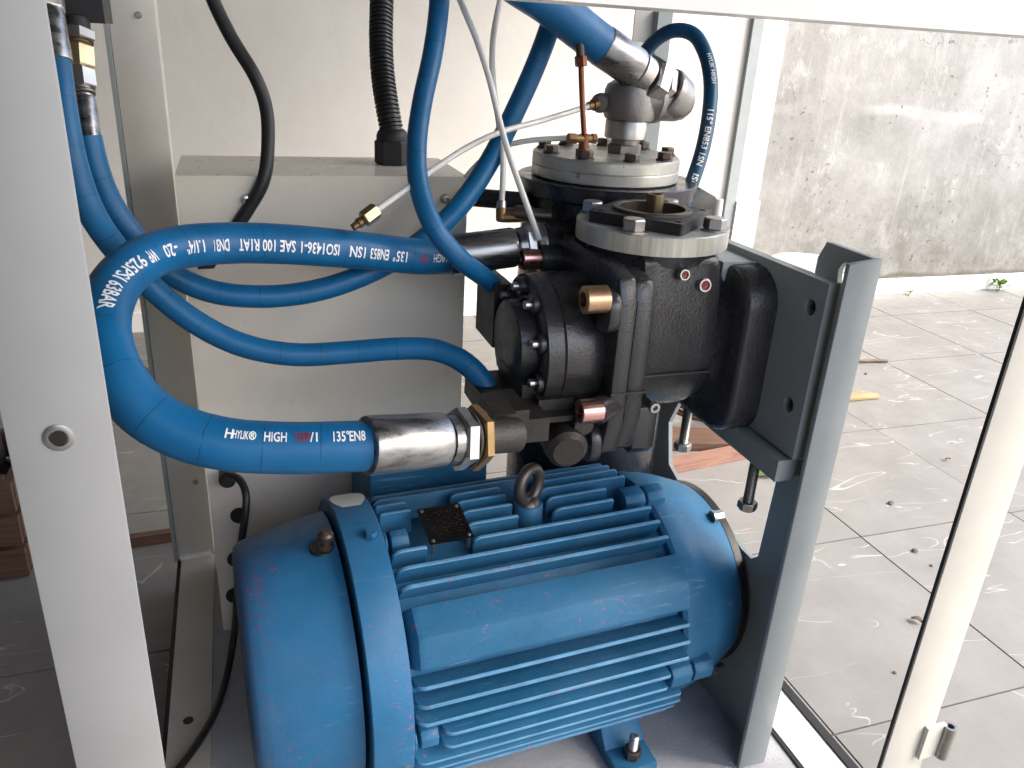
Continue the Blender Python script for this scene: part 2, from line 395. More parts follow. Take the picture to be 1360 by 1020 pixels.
def tube(name, path, r, mat, parent=None, n=20, radf=None, cap=True):
    bm = bmesh.new(); uvl = bm.loops.layers.uv.new('UVMap'); rings = []; L = [0]
    for a, b in zip(path, path[1:]): L.append(L[-1] + (b - a).length)
    t0 = (path[1] - path[0]).normalized(); _, u, v = frame_axes(t0)
    for i, p in enumerate(path):
        t = (path[min(i + 1, len(path) - 1)] - path[max(i - 1, 0)]).normalized()
        u = (u - t * u.dot(t)).normalized(); v = t.cross(u); rr = radf(L[i]) if radf else r
        rings.append([bm.verts.new(p + (u * math.cos(2 * math.pi * k / n) + v * math.sin(2 * math.pi * k / n)) * rr) for k in range(n)])
    for i in range(len(rings) - 1):
        for k in range(n):
            j = (k + 1) % n; f = bm.faces.new((rings[i][k], rings[i][j], rings[i + 1][j], rings[i + 1][k]))
            for lp, uvv in zip(f.loops, ((L[i], k / n), (L[i], (k + 1) / n), (L[i + 1], (k + 1) / n), (L[i + 1], k / n))): lp[uvl].uv = uvv
    if cap: bm.faces.new(list(reversed(rings[0]))); bm.faces.new(rings[-1])
    return finish(bm, name, mat, parent, 50)
def text_on(path, r, string, pa, pb, height, parent, mat='text_white', off=0, name='lettering', bold=.012):
    # printed lettering wrapped on a hose: runs from the hose point seen at pixel pa to the one at pb
    L = [0]
    for a, b in zip(path, path[1:]): L.append(L[-1] + (b - a).length)
    def near(px): return min(range(len(path)), key=lambda i: (pix(path[i])[0] - px[0]) ** 2 + (pix(path[i])[1] - px[1]) ** 2)
    sa, sb = L[near(pa)], L[near(pb)]
    cu = bpy.data.curves.new('t', 'FONT'); cu.body = string; cu.size = 1; cu.offset = bold; cu.resolution_u = 2
    to = bpy.data.objects.new('t', cu); COL.objects.link(to)
    dg = bpy.context.evaluated_depsgraph_get(); me = bpy.data.meshes.new_from_object(to.evaluated_get(dg))
    bpy.data.objects.remove(to); bpy.data.curves.remove(cu)
    xs = [v.co.x for v in me.vertices]; x0, x1 = min(xs), max(xs)
    sg = 1 if sb > sa else -1
    bm = bmesh.new(); bm.from_mesh(me); bpy.data.meshes.remove(me)
    bmesh.ops.triangulate(bm, faces=bm.faces)
    for _ in range(4):
        ed = [e for e in bm.edges if e.calc_length() > .13]
        if not ed: break
        bmesh.ops.subdivide_edges(bm, edges=ed, cuts=1); bmesh.ops.triangulate(bm, faces=bm.faces)
    for v in bm.verts:
        s = sa + (v.co.x - x0) / (x1 - x0) * (sb - sa); y = (v.co.y - .36) / .72 * height
        i = max(0, min(len(path) - 2, next((k for k in range(len(L) - 1) if L[k + 1] >= s), len(path) - 2)))
        f = (s - L[i]) / max(1e-9, L[i + 1] - L[i]); c = path[i].lerp(path[i + 1], f)
        ia, ib = max(0, i - 2), min(len(path) - 1, i + 3)
        t = (path[ib] - path[ia]).normalized() * sg
        e = CAM - c; e = (e - t * e.dot(t)).normalized(); up = e.cross(t)
        a = y / r + rad(off); v.co = c + (e * math.cos(a) + up * math.sin(a)) * (r + .0005)
    me = bpy.data.meshes.new(name); bm.to_mesh(me); bm.free(); me.materials.append(MATS[mat])
    o = bpy.data.objects.new(name, me); COL.objects.link(o); adopt(o, parent); return o

# ================================================================== SETTING
TX, TY, X0, Y0, WALLY = .4475, .4705, 1.2955, .752, 2.95
bm = bmesh.new()
gv = [bm.verts.new(p) for p in ((-30, -30, -.004), (40, -30, -.004), (40, 30, -.004), (-30, 30, -.004))]; bm.faces.new(gv)
floor = struct(finish(bm, 'floor', 'floor_far'))
bm = bmesh.new(); add_box(bm, (0.0018, .0018, -.008), (TX - .0018, TY - .0018, 0)); bevel(bm, .0012, 1)
tile0 = finish(bm, 'tile', 'floor_tile', floor); tme = tile0.data; first = True
grout = struct(box('floor_joint', (-3.3, -.25, -.010), (5.9, WALLY, -.0025), 'grout', None, 0))
for i in range(-10, 10):
    for j in range(-2, 5):
        o = tile0 if first else tile0.copy()
        if not first: COL.objects.link(o)
        first = False
        o.location = (X0 + i * TX, Y0 + j * TY, random.uniform(-.0008, .0008))

wall = thing('boundary_wall', 'long pale stained wall behind the machine with white skirting tiles', 'wall', (1.5, WALLY, 0))
box('concrete_face', (2.085, WALLY, 0), (12, WALLY + .15, 2.1), 'stained_concrete', wall, .004)
box('plaster_face', (-6, WALLY, 0), (1.925, WALLY + .15, 2.1), 'cream_plaster', wall, .004)
box('edge_trim', (1.925, WALLY - .02, .07), (1.972, WALLY + .1, 2.1), 'bracket_paint', wall, .003)
box('white_pilaster', (1.972, WALLY - .012, .44), (2.085, WALLY + .12, 2.1), 'white_paint', wall, .004)
box('pilaster_base', (1.972, WALLY - .03, .07), (2.085, WALLY + .12, .437), 'white_paint', wall, .004)
sk0 = None
for k in range(-12, 16):
    x = 2.96 + k * .4475
    if x < 2.19 and x + .44 > 1.92: pass
    if sk0 is None: sk0 = box('skirting_tile', (.0015, WALLY - .034, 0), (.446, WALLY + .01, .066), 'white_paint', wall, .002)
    o = sk0 if k == -12 else sk0.copy()
    if k != -12: COL.objects.link(o)
    o.location.x = x
# unseen walls and roof added to block light on the left
hw = thing('shade_wall', 'added unseen dark brown walls blocking light beside the machine', 'wall', (-1.5, 0, 0))
box('shade_wall_face', (-1.25, -3, 0), (-1.05, WALLY - .05, 2.4), 'shade_wall', hw, .005)
box('shade_wall_face', (-1.04, -1.25, 0), (-.36, -1.05, 2.4), 'shade_wall', hw, .005)
rf = thing('shade_roof', 'added unseen dark roof slab blocking sky and sun over the yard', 'roof', (-1, 0, 2.6))  # slab added out of view, sized to keep sky and sun off
box('shade_slab', (-1.7, -1.5, 2.4), (2.15, WALLY + .4, 2.48), 'shade_brown', rf, .005)

# ================================================================== MACHINE FRAME
FB = .10          # top of the base rails
FYF, FYB = .52, 1.35
fr = thing('machine_frame', 'cream folded sheet metal machine frame with posts, base rails and top beam', 'frame', (.29, .9, 0))
def post(poly, z0, z1, mat='cream_paint', nm='post'): return prism(nm, poly, 'z', z0, z1, mat, fr, bv=.0012)
t_ = .003
lp = post([(-.148, FYF), (-.0875, FYF), (-.0875, FYF + t_), (-.145, FYF + t_), (-.145, FYF + .06), (-.148, FYF + .06)], 0, 1.12, 'cream_paint_shaded')
lathe('rivet_nut', PY(78, 581, FYF) + Vector((0, .002, 0)), (0, -1, 0), [(0, .0095), (.0028, .0093), (.0034, .0075), (.0034, .0058), (.0018, .0050), (-.012, .0048), (-.012, 0)], 'zinc', lp, 28)
bm = bmesh.new(); add_lathe(bm, PY(78, 581, FYF) + Vector((0, -.00045, 0)), (0, -1, 0), [(0, .0049), (.0006, .0049)], 20); finish(bm, 'nut_bore', 'dark_black', lp)
rp = post([(.674, FYF), (.738, FYF), (.738, FYF + .05), (.735, FYF + .05), (.735, FYF + t_), (.674, FYF + t_)], 0, 1.12)
box('seal_strip', (.6716, FYF + .0005, .0), (.6735, FYF + .0045, 1.02), 'rubber', rp, .001)
hp = PY(1236, 985, FYF - .004)
bmh = bmesh.new(); add_box(bmh, (hp.x - .012, FYF - .006, hp.z - .024), (hp.x + .016, FYF - .0005, hp.z + .024)); bevel(bmh, .001, 1); hg = finish(bmh, 'hinge', 'cream_paint', rp)
lathe('hinge_barrel', Vector((hp.x + .019, FYF - .008, hp.z - .024)), (0, 0, 1), [(0, .0075), (.047, .0075), (.047, .0042), (.03, .004), (.03, 0)], 'steel_dirty', hg, 20)
bl = post([(-.152, FYB), (-.090, FYB), (-.090, FYB + .05), (-.093, FYB + .05), (-.093, FYB + t_), (-.149, FYB + t_), (-.149, FYB + .04), (-.152, FYB + .04)], .0, 1.12)
box('seal_strip', (-.158, FYB - .012, FB), (-.1525, FYB + .03, 1.06), 'bracket_paint', bl, .002)
for pv in ((184, 20), (260, 640)):
    q = PY(*pv, FYB); hexbolt('screw', q, (0, -1, 0), .004, .003, 'steel_dirty', bl)
bo = box('weld_bead', (-.148, FYB - .010, FB - .001), (-.095, FYB + .001, FB + .006), 'white_plastic', bl, .004)
br_ = post([(.655, FYB), (.718, FYB), (.718, FYB + .05), (.715, FYB + .05), (.715, FYB + t_), (.655, FYB + t_)], 0, 1.12)
box('post_rib', (.690, FYB - .018, .10), (.7165, FYB - .0005, 1.06), 'bracket_paint', br_, .002)
box('post_bracket', tuple(PY(835, 76, 1.33)), tuple(PY(868, 57, 1.33) + Vector((0, .017, 0))), 'cream_paint', br_, .001)
box('top_beam', (-.145, FYF + .004, 1.025), (.674, FYF + .05, 1.12), 'white_paint', fr, .002)
box('top_beam', (.7385, FYF + .004, 1.025), (1.25, FYF + .05, 1.12), 'white_paint', fr, .002)
box('top_beam', (-.145, FYB + .004, 1.085), (.655, FYB + .045, 1.12), 'cream_paint', fr, .002)
ll = box('base_rail', (-.146, FYF + .062, 0), (-.090, FYB - .002, FB), 'cream_paint', fr, .002)
box('seal_strip', (-.153, FYF + .07, .0), (-.1465, FYB, FB - .004), 'rubber', ll, .001)
cyl('bolt_hole', PZ(250, 957, FB) + Vector((0, 0, -.001)), PZ(250, 957, FB) + Vector((0, 0, .0006)), .007, 'dark_black', ll, 20, .0002)
rl = box('base_rail', (.684, FYF + .055, 0), (.742, FYB - .002, FB), 'white_paint', fr, .002)
box('seal_strip', (.7425, FYF + .056, 0.0), (.756, FYB, FB + .003), 'rubber', rl, .001)
box('seal_strip', (.6775, FYF + .056, 0.0), (.6835, FYB, FB - .001), 'rubber', rl, .001)
box('base_rail', (-.089, FYB + .006, 0), (.655, FYB + .05, FB), 'cream_paint', fr, .002)
box('base_rail', (-.087, FYF + .0045, 0), (.668, FYF + .05, FB), 'cream_paint', fr, .002)
BP = .096
box('base_plate', (-.0895, FYF + .052, .082), (.677, FYB + .004, BP), 'plate_grey', fr, .001)

# ================================================================== ELECTRICAL BOX
BXY = 1.13
eb = thing('electrical_box', 'large cream sheet metal electrical box standing behind the blue hoses', 'electrical box', (.12, 1.22, BP))
box('case', (-.074, BXY, BP), (.313, 1.315, .820), 'box_paint', eb, .004, 3)
for pv in ((327, 265), (591, 264)):
    q = PY(*pv, BXY); lathe('screw', q + Vector((0, .002, 0)), (0, -1, 0), [(0, .0075), (.005, .007), (.009, .0055), (.0095, .003), (.006, .0028), (.006, 0)], 'zinc', eb, 18)
for pv, r in (((318, 684), .0135), ((314, 742), .014), ((312, 790), .014)):
    q = PY(*pv, BXY); cyl('grommet', q + Vector((0, .003, 0)), q + Vector((0, -.004, 0)), r, 'rubber', eb, 24, .002)
q = PY(302, 628, BXY); cyl('cable_gland', q + Vector((0, .003, 0)), q + Vector((0, -.03, .002)), .012, 'rubber', eb, 20, .003)
prism('cable_clip', [(q_.x, q_.z) for q_ in (PY(262, 358, 1.1), PY(268, 346, 1.1), PY(294, 344, 1.1), PY(284, 357, 1.1))], 'y', 1.10, BXY + .001, 'rubber', eb, bv=.001)

# ================================================================== MOTOR
AY, AZ, AX0 = .86, .272, .14
mo = thing('electric_motor', 'large blue cast iron electric motor with cooling fins and lifting eye', 'motor', (.3, AY, BP))
AXD = Vector((1, 0, 0))
def mdir(a): return Vector((0, -math.cos(rad(a)), math.sin(rad(a))))
def mp(x, a, r): return Vector((x, AY, AZ)) + mdir(a) * r
RF = .181
lathe('motor_body', (0, AY, AZ), AXD, [(.10, .10), (.128, .146), (.145, .15), (.515, .150), (.53, .14)], 'motor_blue', mo, 72)
# end bell at the drive side
lathe('end_bell', (0, AY, AZ), AXD, [(.508, .14), (.510, .160), (.515, .1640), (.532, .1640), (.538, .162), (.558, .1585), (.580, .152), (.605, .142), (.622, .134), (.6315, .129), (.632, .10)], 'motor_blue', mo, 72)
lathe('drive_flange', (0, AY, AZ), AXD, [(.618, .10), (.6185, .135), (.6195, .136), (.6305, .136), (.6308, .06)], 'dark_black', mo, 64)
# fins
def fin(a, x0, x1, r1=RF, th=.0050, rc=.014, rc1=.004, name='fin'):
    r0 = .140; pts = [(x0, r0), (x1, r0), (x1, r1 - rc1)]
    for i in range(1, 4): pts.append((x1 - rc1 + rc1 * math.cos(rad(30 * i)), r1 - rc1 + rc1 * math.sin(rad(30 * i))))
    for i in range(0, 6): pts.append((x0 + rc - rc * math.sin(rad(18 * i)), r1 - rc + rc * math.cos(rad(18 * i))))
    bmf = bmesh.new(); d = mdir(a); s = AXD.cross(d)
    C = Vector((0, AY, AZ)); vs = []
    for sg in (-1, 1):
        vs.append([bmf.verts.new(C + AXD * x + d * r + s * (sg * th / 2 * (1.55 - .55 * (r - .14) / (r1 - .14)))) for x, r in pts])
    n = len(pts); bmf.faces.new(list(reversed(vs[0]))); bmf.faces.new(vs[1])
    for i in range(n): bmf.faces.new((vs[0][i], vs[0][(i + 1) % n], vs[1][(i + 1) % n], vs[1][i]))
    bmesh.ops.recalc_face_normals(bmf, faces=bmf.faces)
    bevel(bmf, .0011, 1, 50)
    o = finish(bmf, name, 'motor_blue', mo, 40)
    o.data.materials.append(MATS['motor_edge_lit'])
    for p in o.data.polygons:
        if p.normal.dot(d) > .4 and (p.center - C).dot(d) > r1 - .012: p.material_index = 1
    return o
NPX = (.188, .250); EYX = .342
angs = [19 - 7.4 * k for k in range(12)] + [55.5 + 7.4 * k for k in range(20)]
for a in angs:
    xa, xb = .149, .508 - max(0, a - 45) * .0003 if a < 90 else .496
    if -14 < a < 1: xa, xb = .180, .484        # bolt lugs
    if 76 < a < 90: xb = .455
    if a < -14: xb = .508 + min(.012, (-14 - a) * .001)
    if 74 < a < 100:
        fin(a, .149 if a > 92 else .160, NPX[0] + .002, rc=.006) if a > 92 else None
        fin(a, NPX[1] - .002, EYX - .024, rc=.010, rc1=.003); fin(a, EYX + .024, xb, rc=.012)
    elif 66 < a < 74:
        fin(a, xa, NPX[0] + .004, rc=.012); fin(a, NPX[1], xb, rc=.010)
    else: fin(a, xa, xb)
# solid pad between the fins
bmf = bmesh.new(); ring = []
for x in (.149, .1500, .1525, .157, .164, .505, .509):
    e = {.149: -.022, .15: -.014, .1525: -.0075, .157: -.0025}.get(x, 0)
    ring.append([bmf.verts.new(mp(x, a, r + (e if r > .15 else 0))) for a, r in ((24.6, .14), (25.2, .178), (26.2, .1800), (31, .1832), (36, .1868), (37.2, .1868), (46.8, .1785), (48, .177), (48.6, .14))])
for p, q in zip(ring, ring[1:]):
    for i in range(8): bmf.faces.new((p[i], p[i + 1], q[i + 1], q[i]))
    bmf.faces.new((p[8], p[0], q[0], q[8]))
bmf.faces.new(ring[0]); bmf.faces.new(list(reversed(ring[-1])))
finish(bmf, 'pad', 'motor_blue', mo, 22)
def lug(x0, x1, a, w, r1, gap):
    d = mdir(a); s = AXD.cross(d); C = Vector((0, AY, AZ))
    def blk(xa, xb, wid, top, nm, mat='motor_blue'):
        bmf = bmesh.new(); pts = [(-wid, .13), (wid, .13), (wid, top - .008), (wid - .008, top), (-wid + .008, top), (-wid, top - .008)]
        A = [bmf.verts.new(C + AXD * xa + d * r + s * y) for y, r in pts]; B = [bmf.verts.new(C + AXD * xb + d * r + s * y) for y, r in pts]
        bmf.faces.new(A); bmf.faces.new(list(reversed(B)))
        for i in range(6): bmf.faces.new((A[i], A[(i + 1) % 6], B[(i + 1) % 6], B[i]))
        bmesh.ops.recalc_face_normals(bmf, faces=bmf.faces); bevel(bmf, .002, 2, 30)
        return finish(bmf, nm, mat, mo, 30)
    blk(x0, gap - .0022, w, r1, 'bolt_lug'); blk(gap + .0022, x1, w * .95, r1 - .001, 'bolt_lug')
for a in (81, -8, 171):
    lug(.488 if a < 0 else .472, .552 if a < 0 else .535, a, .017, .180, .521 if a < 0 else .505)
for a in (81, -7, 171): lug(.146, .176, a, .015, .176, .152)
for a, x in ((66, .608), (-36, .608)):
    hexbolt('flange_bolt', mp(x - .004, a, .147), (1, 0, 0), .0075, .016, 'zinc', mo)
# fan cover and clamping band
lathe('fan_cover', (0, AY, AZ), AXD, [(-.024, .06), (-.024, .136), (-.022, .144), (-.016, .1495), (-.004, .1535), (.015, .158), (.05, .165), (.075, .1695), (.0905, .172), (.0905, .166), (.0, .14)], 'cover_blue', mo, 80)
band = lathe('cover_band', (0, AY, AZ), AXD, [(.0955, .160), (.0955, .1875), (.0968, .1892), (.140, .1895), (.1425, .188), (.1425, .150)], 'cover_blue', mo, 96)
hexbolt('band_bolt', mp(.128, 77, .189), mdir(77), .0072, .010, 'motor_blue', band)
hexbolt('band_bolt', mp(.132, -12, .189), mdir(-12), .0075, .011, 'steel_dirty', band)
sb = mp(.078, 82, .169); lathe('cover_stud', sb, mdir(82), [(-.004, .011), (.003, .010), (.005, .006), (.014, .006), (.014, .0095), (.020, .0095), (.0225, .0065), (.028, .006)], 'bolt_dark', mo, 20)
bmf = bmesh.new(); add_lathe(bmf, mp(.074, 82, .1685), mdir(82), [(0, .015), (.0025, .014)], 24); finish(bmf, 'cover_slot', 'dark_black', mo)
# paper remnant on the band
bmf = bmesh.new(); A = []; B = []
for i in range(7):
    a = 97 + i * 3.2; k = .0215 * math.sin(math.pi * (i + .6) / 7.2) ** .5
    A.append(bmf.verts.new(mp(.119 - k, a, .1902))); B.append(bmf.verts.new(mp(.119 + k, a, .1902)))
for i in range(6): bmf.faces.new((A[i], A[i + 1], B[i + 1], B[i]))
finish(bmf, 'sticker_remnant', 'white_plastic', band)
# lifting eye
eb0 = mp(EYX, 90, .150)
lathe('eye_boss', eb0 + Vector((0, -.012, -.02)), (0, 0, 1), [(0, .021), (.044, .0195), (.046, .018)], 'motor_blue', mo, 32)
ec = eb0 + Vector((0, -.012, .052)); bmf = bmesh.new()
Rm, rm_ = .0195, .0075; nseg = 36; rings = []
ax1 = Vector((math.cos(rad(28)), math.sin(rad(28)), 0))
for i in range(nseg):
    t = 2 * math.pi * i / nseg; c = ec + (ax1 * math.cos(t) * Rm + Vector((0, 0, 1)) * math.sin(t) * Rm * 1.18); dr = (c - ec).normalized(); nn = Vector((-ax1.y, ax1.x, 0))
    rings.append([bmf.verts.new(c + (dr * math.cos(2 * math.pi * k / 14) + nn * math.sin(2 * math.pi * k / 14)) * rm_) for k in range(14)])
for i in range(nseg):
    for k in range(14): bmf.faces.new((rings[i][k], rings[i][(k + 1) % 14], rings[(i + 1) % nseg][(k + 1) % 14], rings[(i + 1) % nseg][k]))
add_lathe(bmf, ec + Vector((0, 0, -.031)), (0, 0, 1), [(0, .0165), (.004, .0168), (.009, .012), (.013, .009)], 28)
finish(bmf, 'lifting_eye', 'eye_steel', mo, 60)
# nameplate on stand-offs
def plate_on(x0, x1, a, w, r, th, nm, mat, par):
    d = mdir(a); s = AXD.cross(d); C = Vector((0, AY, AZ)); bmf = bmesh.new(); vs = []
    for rr in (r, r + th):
        vs.append([bmf.verts.new(C + AXD * x + d * rr + s * y) for x, y in ((x0, -w), (x1, -w), (x1, w), (x0, w))])
    bmf.faces.new(vs[0]); bmf.faces.new(list(reversed(vs[1])))
    for i in range(4): bmf.faces.new((vs[0][i], vs[0][(i + 1) % 4], vs[1][(i + 1) % 4], vs[1][i]))
    return finish(bmf, nm, mat, par)
NA = 79; NW = .031
nplate = plate_on(NPX[0] + .006, NPX[1] - .001, NA, NW, .183, .0012, 'nameplate', 'nameplate_black', mo)
d = mdir(NA); s = AXD.cross(d)
for xx in (NPX[0] + .011, NPX[1] - .006):
    for yy in (-NW + .005, NW - .005):
        c = Vector((xx, AY, AZ)) + d * .184 + s * yy
        lathe('rivet', c, d, [(-.02, .0018), (0, .0024), (.0009, .0022), (.0016, .0012), (.0018, 0)], 'zinc', nplate, 12)
rows = []
for r_i in range(9):       # engraved rows of unreadable type
    x = NPX[0] + .012
    while x < NPX[1] - .010:
        w_ = random.uniform(.0012, .005); y = -NW + .011 + r_i * .0046
        if random.random() < .62: rows.append((x, w_, y))
        x += w_ + .0012
bmf = bmesh.new()
for x, w_, y in rows:
    h = .0009
    vv = [bmf.verts.new(Vector((x + a_, AY, AZ)) + d * .18445 + s * (y + b2)) for a_, b2 in ((0, -h), (w_, -h), (w_, h), (0, h))]; bmf.faces.new(vv)
fo = finish(bmf, 'engraving', 'bolt_dark', nplate)
# terminal box on the far side
box('terminal_box', (.165, AY + .125, AZ + .05), (.335, AY + .265, AZ + .178), 'motor_blue', mo, .006, 3)
# feet
for xx in (.19, .452):
    for sg in (-1, 1):
        y0 = AY + sg * .145
        prism('foot', [(AY + sg * .06, .16), (AY + sg * .105, .168), (AY + sg * .128, BP + .034), (y0 - sg * .004, BP + .018), (y0 + sg * .034, BP + .016), (y0 + sg * .036, BP), (AY + sg * .06, BP)], 'x', xx - .028, xx + .034, 'motor_blue', mo, bv=.004)
        b0 = Vector((xx + .004, y0 + sg * .014, BP + .0165))
        ft = hexa('foot_nut', b0, b0 + Vector((0, 0, .014)), .0125, 'bolt_dark', mo)
        lathe('foot_stud', b0, (0, 0, 1), [(i * .0012, .0068 if i % 2 else .0060) for i in range(30)] + [(.037, .0045)], 'zinc', ft, 16)

mo.rotation_euler.z = rad(3.6); mo.location.x -= .012
# ================================================================== BRACKET
BKX = .637
bk = thing('mounting_bracket', 'tall grey L shaped steel bracket carrying motor and compressor', 'bracket', (BKX, .8, BP))
def bx_(u, v): p = PX(u, v, BKX); return (p.y, p.z)
FY = bx_(1172, 345)[0] + .006
zt = bx_(1172, 345)[1]
win = [(.985, .535), bx_(893, 560), bx_(893, 616), bx_(908, 643), bx_(940, 668), bx_(968, 695), bx_(990, 728), bx_(1003, 741), bx_(1012, 738), bx_(1036, 640), bx_(1030, 618), (.77, .555)]
outer = [(FY, BP), (1.20, BP), (1.20, .66), (FY + .085, .66), (FY + .085, zt - .02), (FY + .075, zt), (FY, zt)]
slot = [bx_(*q) for q in ((1118, 376), (1120, 358), (1125, 350), (1131, 348), (1127, 376))]
prism('web_plate', outer, 'x', BKX - .0065, BKX, 'bracket_paint', bk, holes=(win, slot))
flx0 = PY(1136, 344, FY).x
FW = BKX - .041
prism('front_flange', [(FW, BP), (BKX + .0005, BP), (BKX + .0005, zt + .001), (FW, zt - .004)], 'y', FY - .007, FY - .0003, 'bracket_paint', bk, bv=.0012)

# adjustable compressor plate with its shelf and jacking screws
MPX = .592
ap = thing('compressor_plate', 'dark upright plate behind the compressor with bolt holes and bottom shelf', 'plate', (MPX, .8, .55))
def ax_(u, v): p = PX(u, v, MPX); return (p.y, p.z)
yf_, zt_ = ax_(1102, 377); yb_ = .98; zb_ = ax_(1055, 612)[1]
hl = []
for c in ((1076, 408), (1047, 537)):
    yy, zz = ax_(*c); hl.append(circ(yy, zz, .0095))
pl = prism('plate', [(yf_, zb_), (yb_, zb_), (yb_, zt_ - .004), (yf_, zt_)], 'x', MPX, MPX + .014, 'bracket_paint', ap, holes=hl)
for h_ in hl:
    cy = sum(q[0] for q in h_) / 24; cz = sum(q[1] for q in h_) / 24
    cyl('bolt_end', (MPX + .010, cy, cz), (MPX + .016, cy, cz), .0092, 'dark_black', ap, 20)
cyl('edge_bar', (MPX + .022, yf_ + .008, zb_ - .004), (MPX + .022, yf_ + .006, zt_ - .004), .0105, 'bracket_paint', ap, 20)
shz = ax_(1020, 612)[1]
box('shelf', (MPX - .014, yf_ + .006, shz - .008), (MPX + .013, yb_, shz + .020), 'bracket_paint', ap, .002)
box('shelf_tongue', (MPX + .010, yf_ + .010, shz - .006), (BKX - .003, yf_ + .05, shz + .018), 'bracket_paint', ap, .002)
for (u1, v1), (u2, v2) in (((912, 545), (907, 590)), ((1003, 612), (993, 668))):
    e = PX(u2, v2, MPX - .006)
    e.z -= .0
    j = lathe('jack_screw', (e.x, e.y, e.z), (0, 0, 1), [(i * .00125, .0068 if i % 2 else .0060) for i in range(int((shz - e.z + .02) / .00125))], 'steel_dirty', ap, 16)
    hexa('screw_head', (e.x, e.y, e.z - .008), (e.x, e.y, e.z + .003), .0125, 'steel_dirty', j)

# ================================================================== COMPRESSOR (air end)
KY, KZ = .875, .662
ae = thing('screw_compressor', 'black cast iron screw compressor with round end cap above the motor', 'compressor', (.45, KY, .57))
def usec(x, hw, zb, zt, rt=.012):
    # U section: half round bottom, sides leaning in to the inlet neck
    pts = []; cz = zb + hw; ht = hw - .0155
    for i in range(0, 25): a = rad(180 + 180 * i / 24); pts.append((x, KY + hw * math.cos(a), cz + hw * math.sin(a)))
    for i in range(1, 6): k = i / 6; pts.append((x, KY + hw + (ht - hw) * k * k, cz + (zt - rt - cz) * k))
    for i in range(0, 7): a = rad(90 * i / 6); pts.append((x, KY + ht - rt + rt * math.cos(a), zt - rt + rt * math.sin(a)))
    for i in range(0, 7): a = rad(90 + 90 * i / 6); pts.append((x, KY - ht + rt + rt * math.cos(a), zt - rt + rt * math.sin(a)))
    for i in range(5, 0, -1): k = i / 6; pts.append((x, KY - hw - (ht - hw) * k * k, cz + (zt - rt - cz) * k))
    return pts
def loft3(name, secs, mat, parent, smooth=50):
    bmf = bmesh.new(); rs = [[bmf.verts.new(p) for p in sec] for sec in secs]; n = len(rs[0])
    for p, q in zip(rs, rs[1:]):
        for i in range(n): bmf.faces.new((p[i], p[(i + 1) % n], q[(i + 1) % n], q[i]))
    bmf.faces.new(list(reversed(rs[0]))); bmf.faces.new(rs[-1])
    return finish(bmf, name, mat, parent, smooth)
loft3('rotor_housing', [usec(.424, .089, .577, .778), usec(.430, .097, .569, .785), usec(.437, .0955, .5705, .785), usec(.448, .0935, .5725, .786), usec(.510, .0935, .5725, .786), usec(.522, .0925, .5735, .785), usec(.530, .090, .576, .782), usec(.535, .085, .581, .776), usec(.538, .078, .588, .768), usec(.552, .074, .592, .76)], 'cast_black', ae, 60)
lathe('inlet_neck', (.476, KY, .755), (0, 0, 1), [(0, .078), (.012, .079), (.020, .082), (.032, .0845)], 'cast_black', ae, 64)
box('parting_line', (.432, KY - .0944, .6445), (.526, KY, .6465), 'cast_black', ae, .0005)
box('parting_line', (.3855, KY - .1185, .636), (.431, KY, .6380), 'cast_black', ae, .0005)
# rear bulge against the plate : rounded square lofted along X
def loft(name, secs, mat, parent, bv=0, smooth=50):
    bmf = bmesh.new(); rs = []
    for x, hy, hz, cz, rr in secs:
        rs.append([bmf.verts.new((x, KY + a, cz + b)) for a, b in rrect(-hy, -hz, hy, hz, rr, 6)])
    n = len(rs[0])
    for p, q in zip(rs, rs[1:]):
        for i in range(n): bmf.faces.new((p[i], p[(i + 1) % n], q[(i + 1) % n], q[i]))
    bmf.faces.new(list(reversed(rs[0]))); bmf.faces.new(rs[-1])
    return finish(bmf, name, mat, parent, smooth)
loft('drive_housing', [(.540, .074, .072, KZ, .05), (.546, .078, .076, KZ, .05), (.5495, .090, .086, KZ, .05), (.552, .107, .100, KZ, .045), (.5545, .1115, .1045, KZ, .045), (.560, .113, .106, KZ, .045), (MPX + .002, .114, .107, KZ, .045)], 'cast_black', ae)
box('drive_top_boss', (.545, KY - .06, KZ + .085), (MPX + .001, KY + .06, KZ + .109), 'bracket_paint', ae, .003, 2)
# two clamped flange castings
FL = [(.758, .600), (.768, .556), (.80, .548), (.95, .548), (.99, .58), (.995, .73), (.99, .775), (.93, .782), (.80, .777), (.768, .770), (.757, .745)]
prism('flange_casting', FL, 'x', .386, .4065, 'cast_black', ae, bv=.003)
FL2 = [(y + (.003 if y < .9 else -.002), z - (.004 if z > .7 else -.002)) for y, z in FL]
prism('flange_casting', FL2, 'x', .4072, .430, 'cast_black', ae, bv=.004)
prism('flange_lug', [(.771, .556), (.780, .545), (.825, .545), (.83, .61), (.771, .61)], 'x', .428, .458, 'cast_black', ae, bv=.003)
socket('flange_screw', (.4455, .788, .556), (1, 0, 0), .006, .004, 'zinc', ae)
lathe('lug_screw', PY(869, 541, .7705), (0, -1, 0), [(-.004, .0065), (.003, .0062), (.003, .0035), (-.001, .0033), (-.001, 0)], 'zinc', ae, 16)
# front corner boss of the flange
prism('flange_ear', rrect(.752, .708, .80, .757, .02), 'x', .372, .3865, 'cast_black', ae, bv=.003)
prism('flange_ear', rrect(.765, .540, .815, .590, .02), 'x', .372, .3865, 'cast_black', ae, bv=.003)
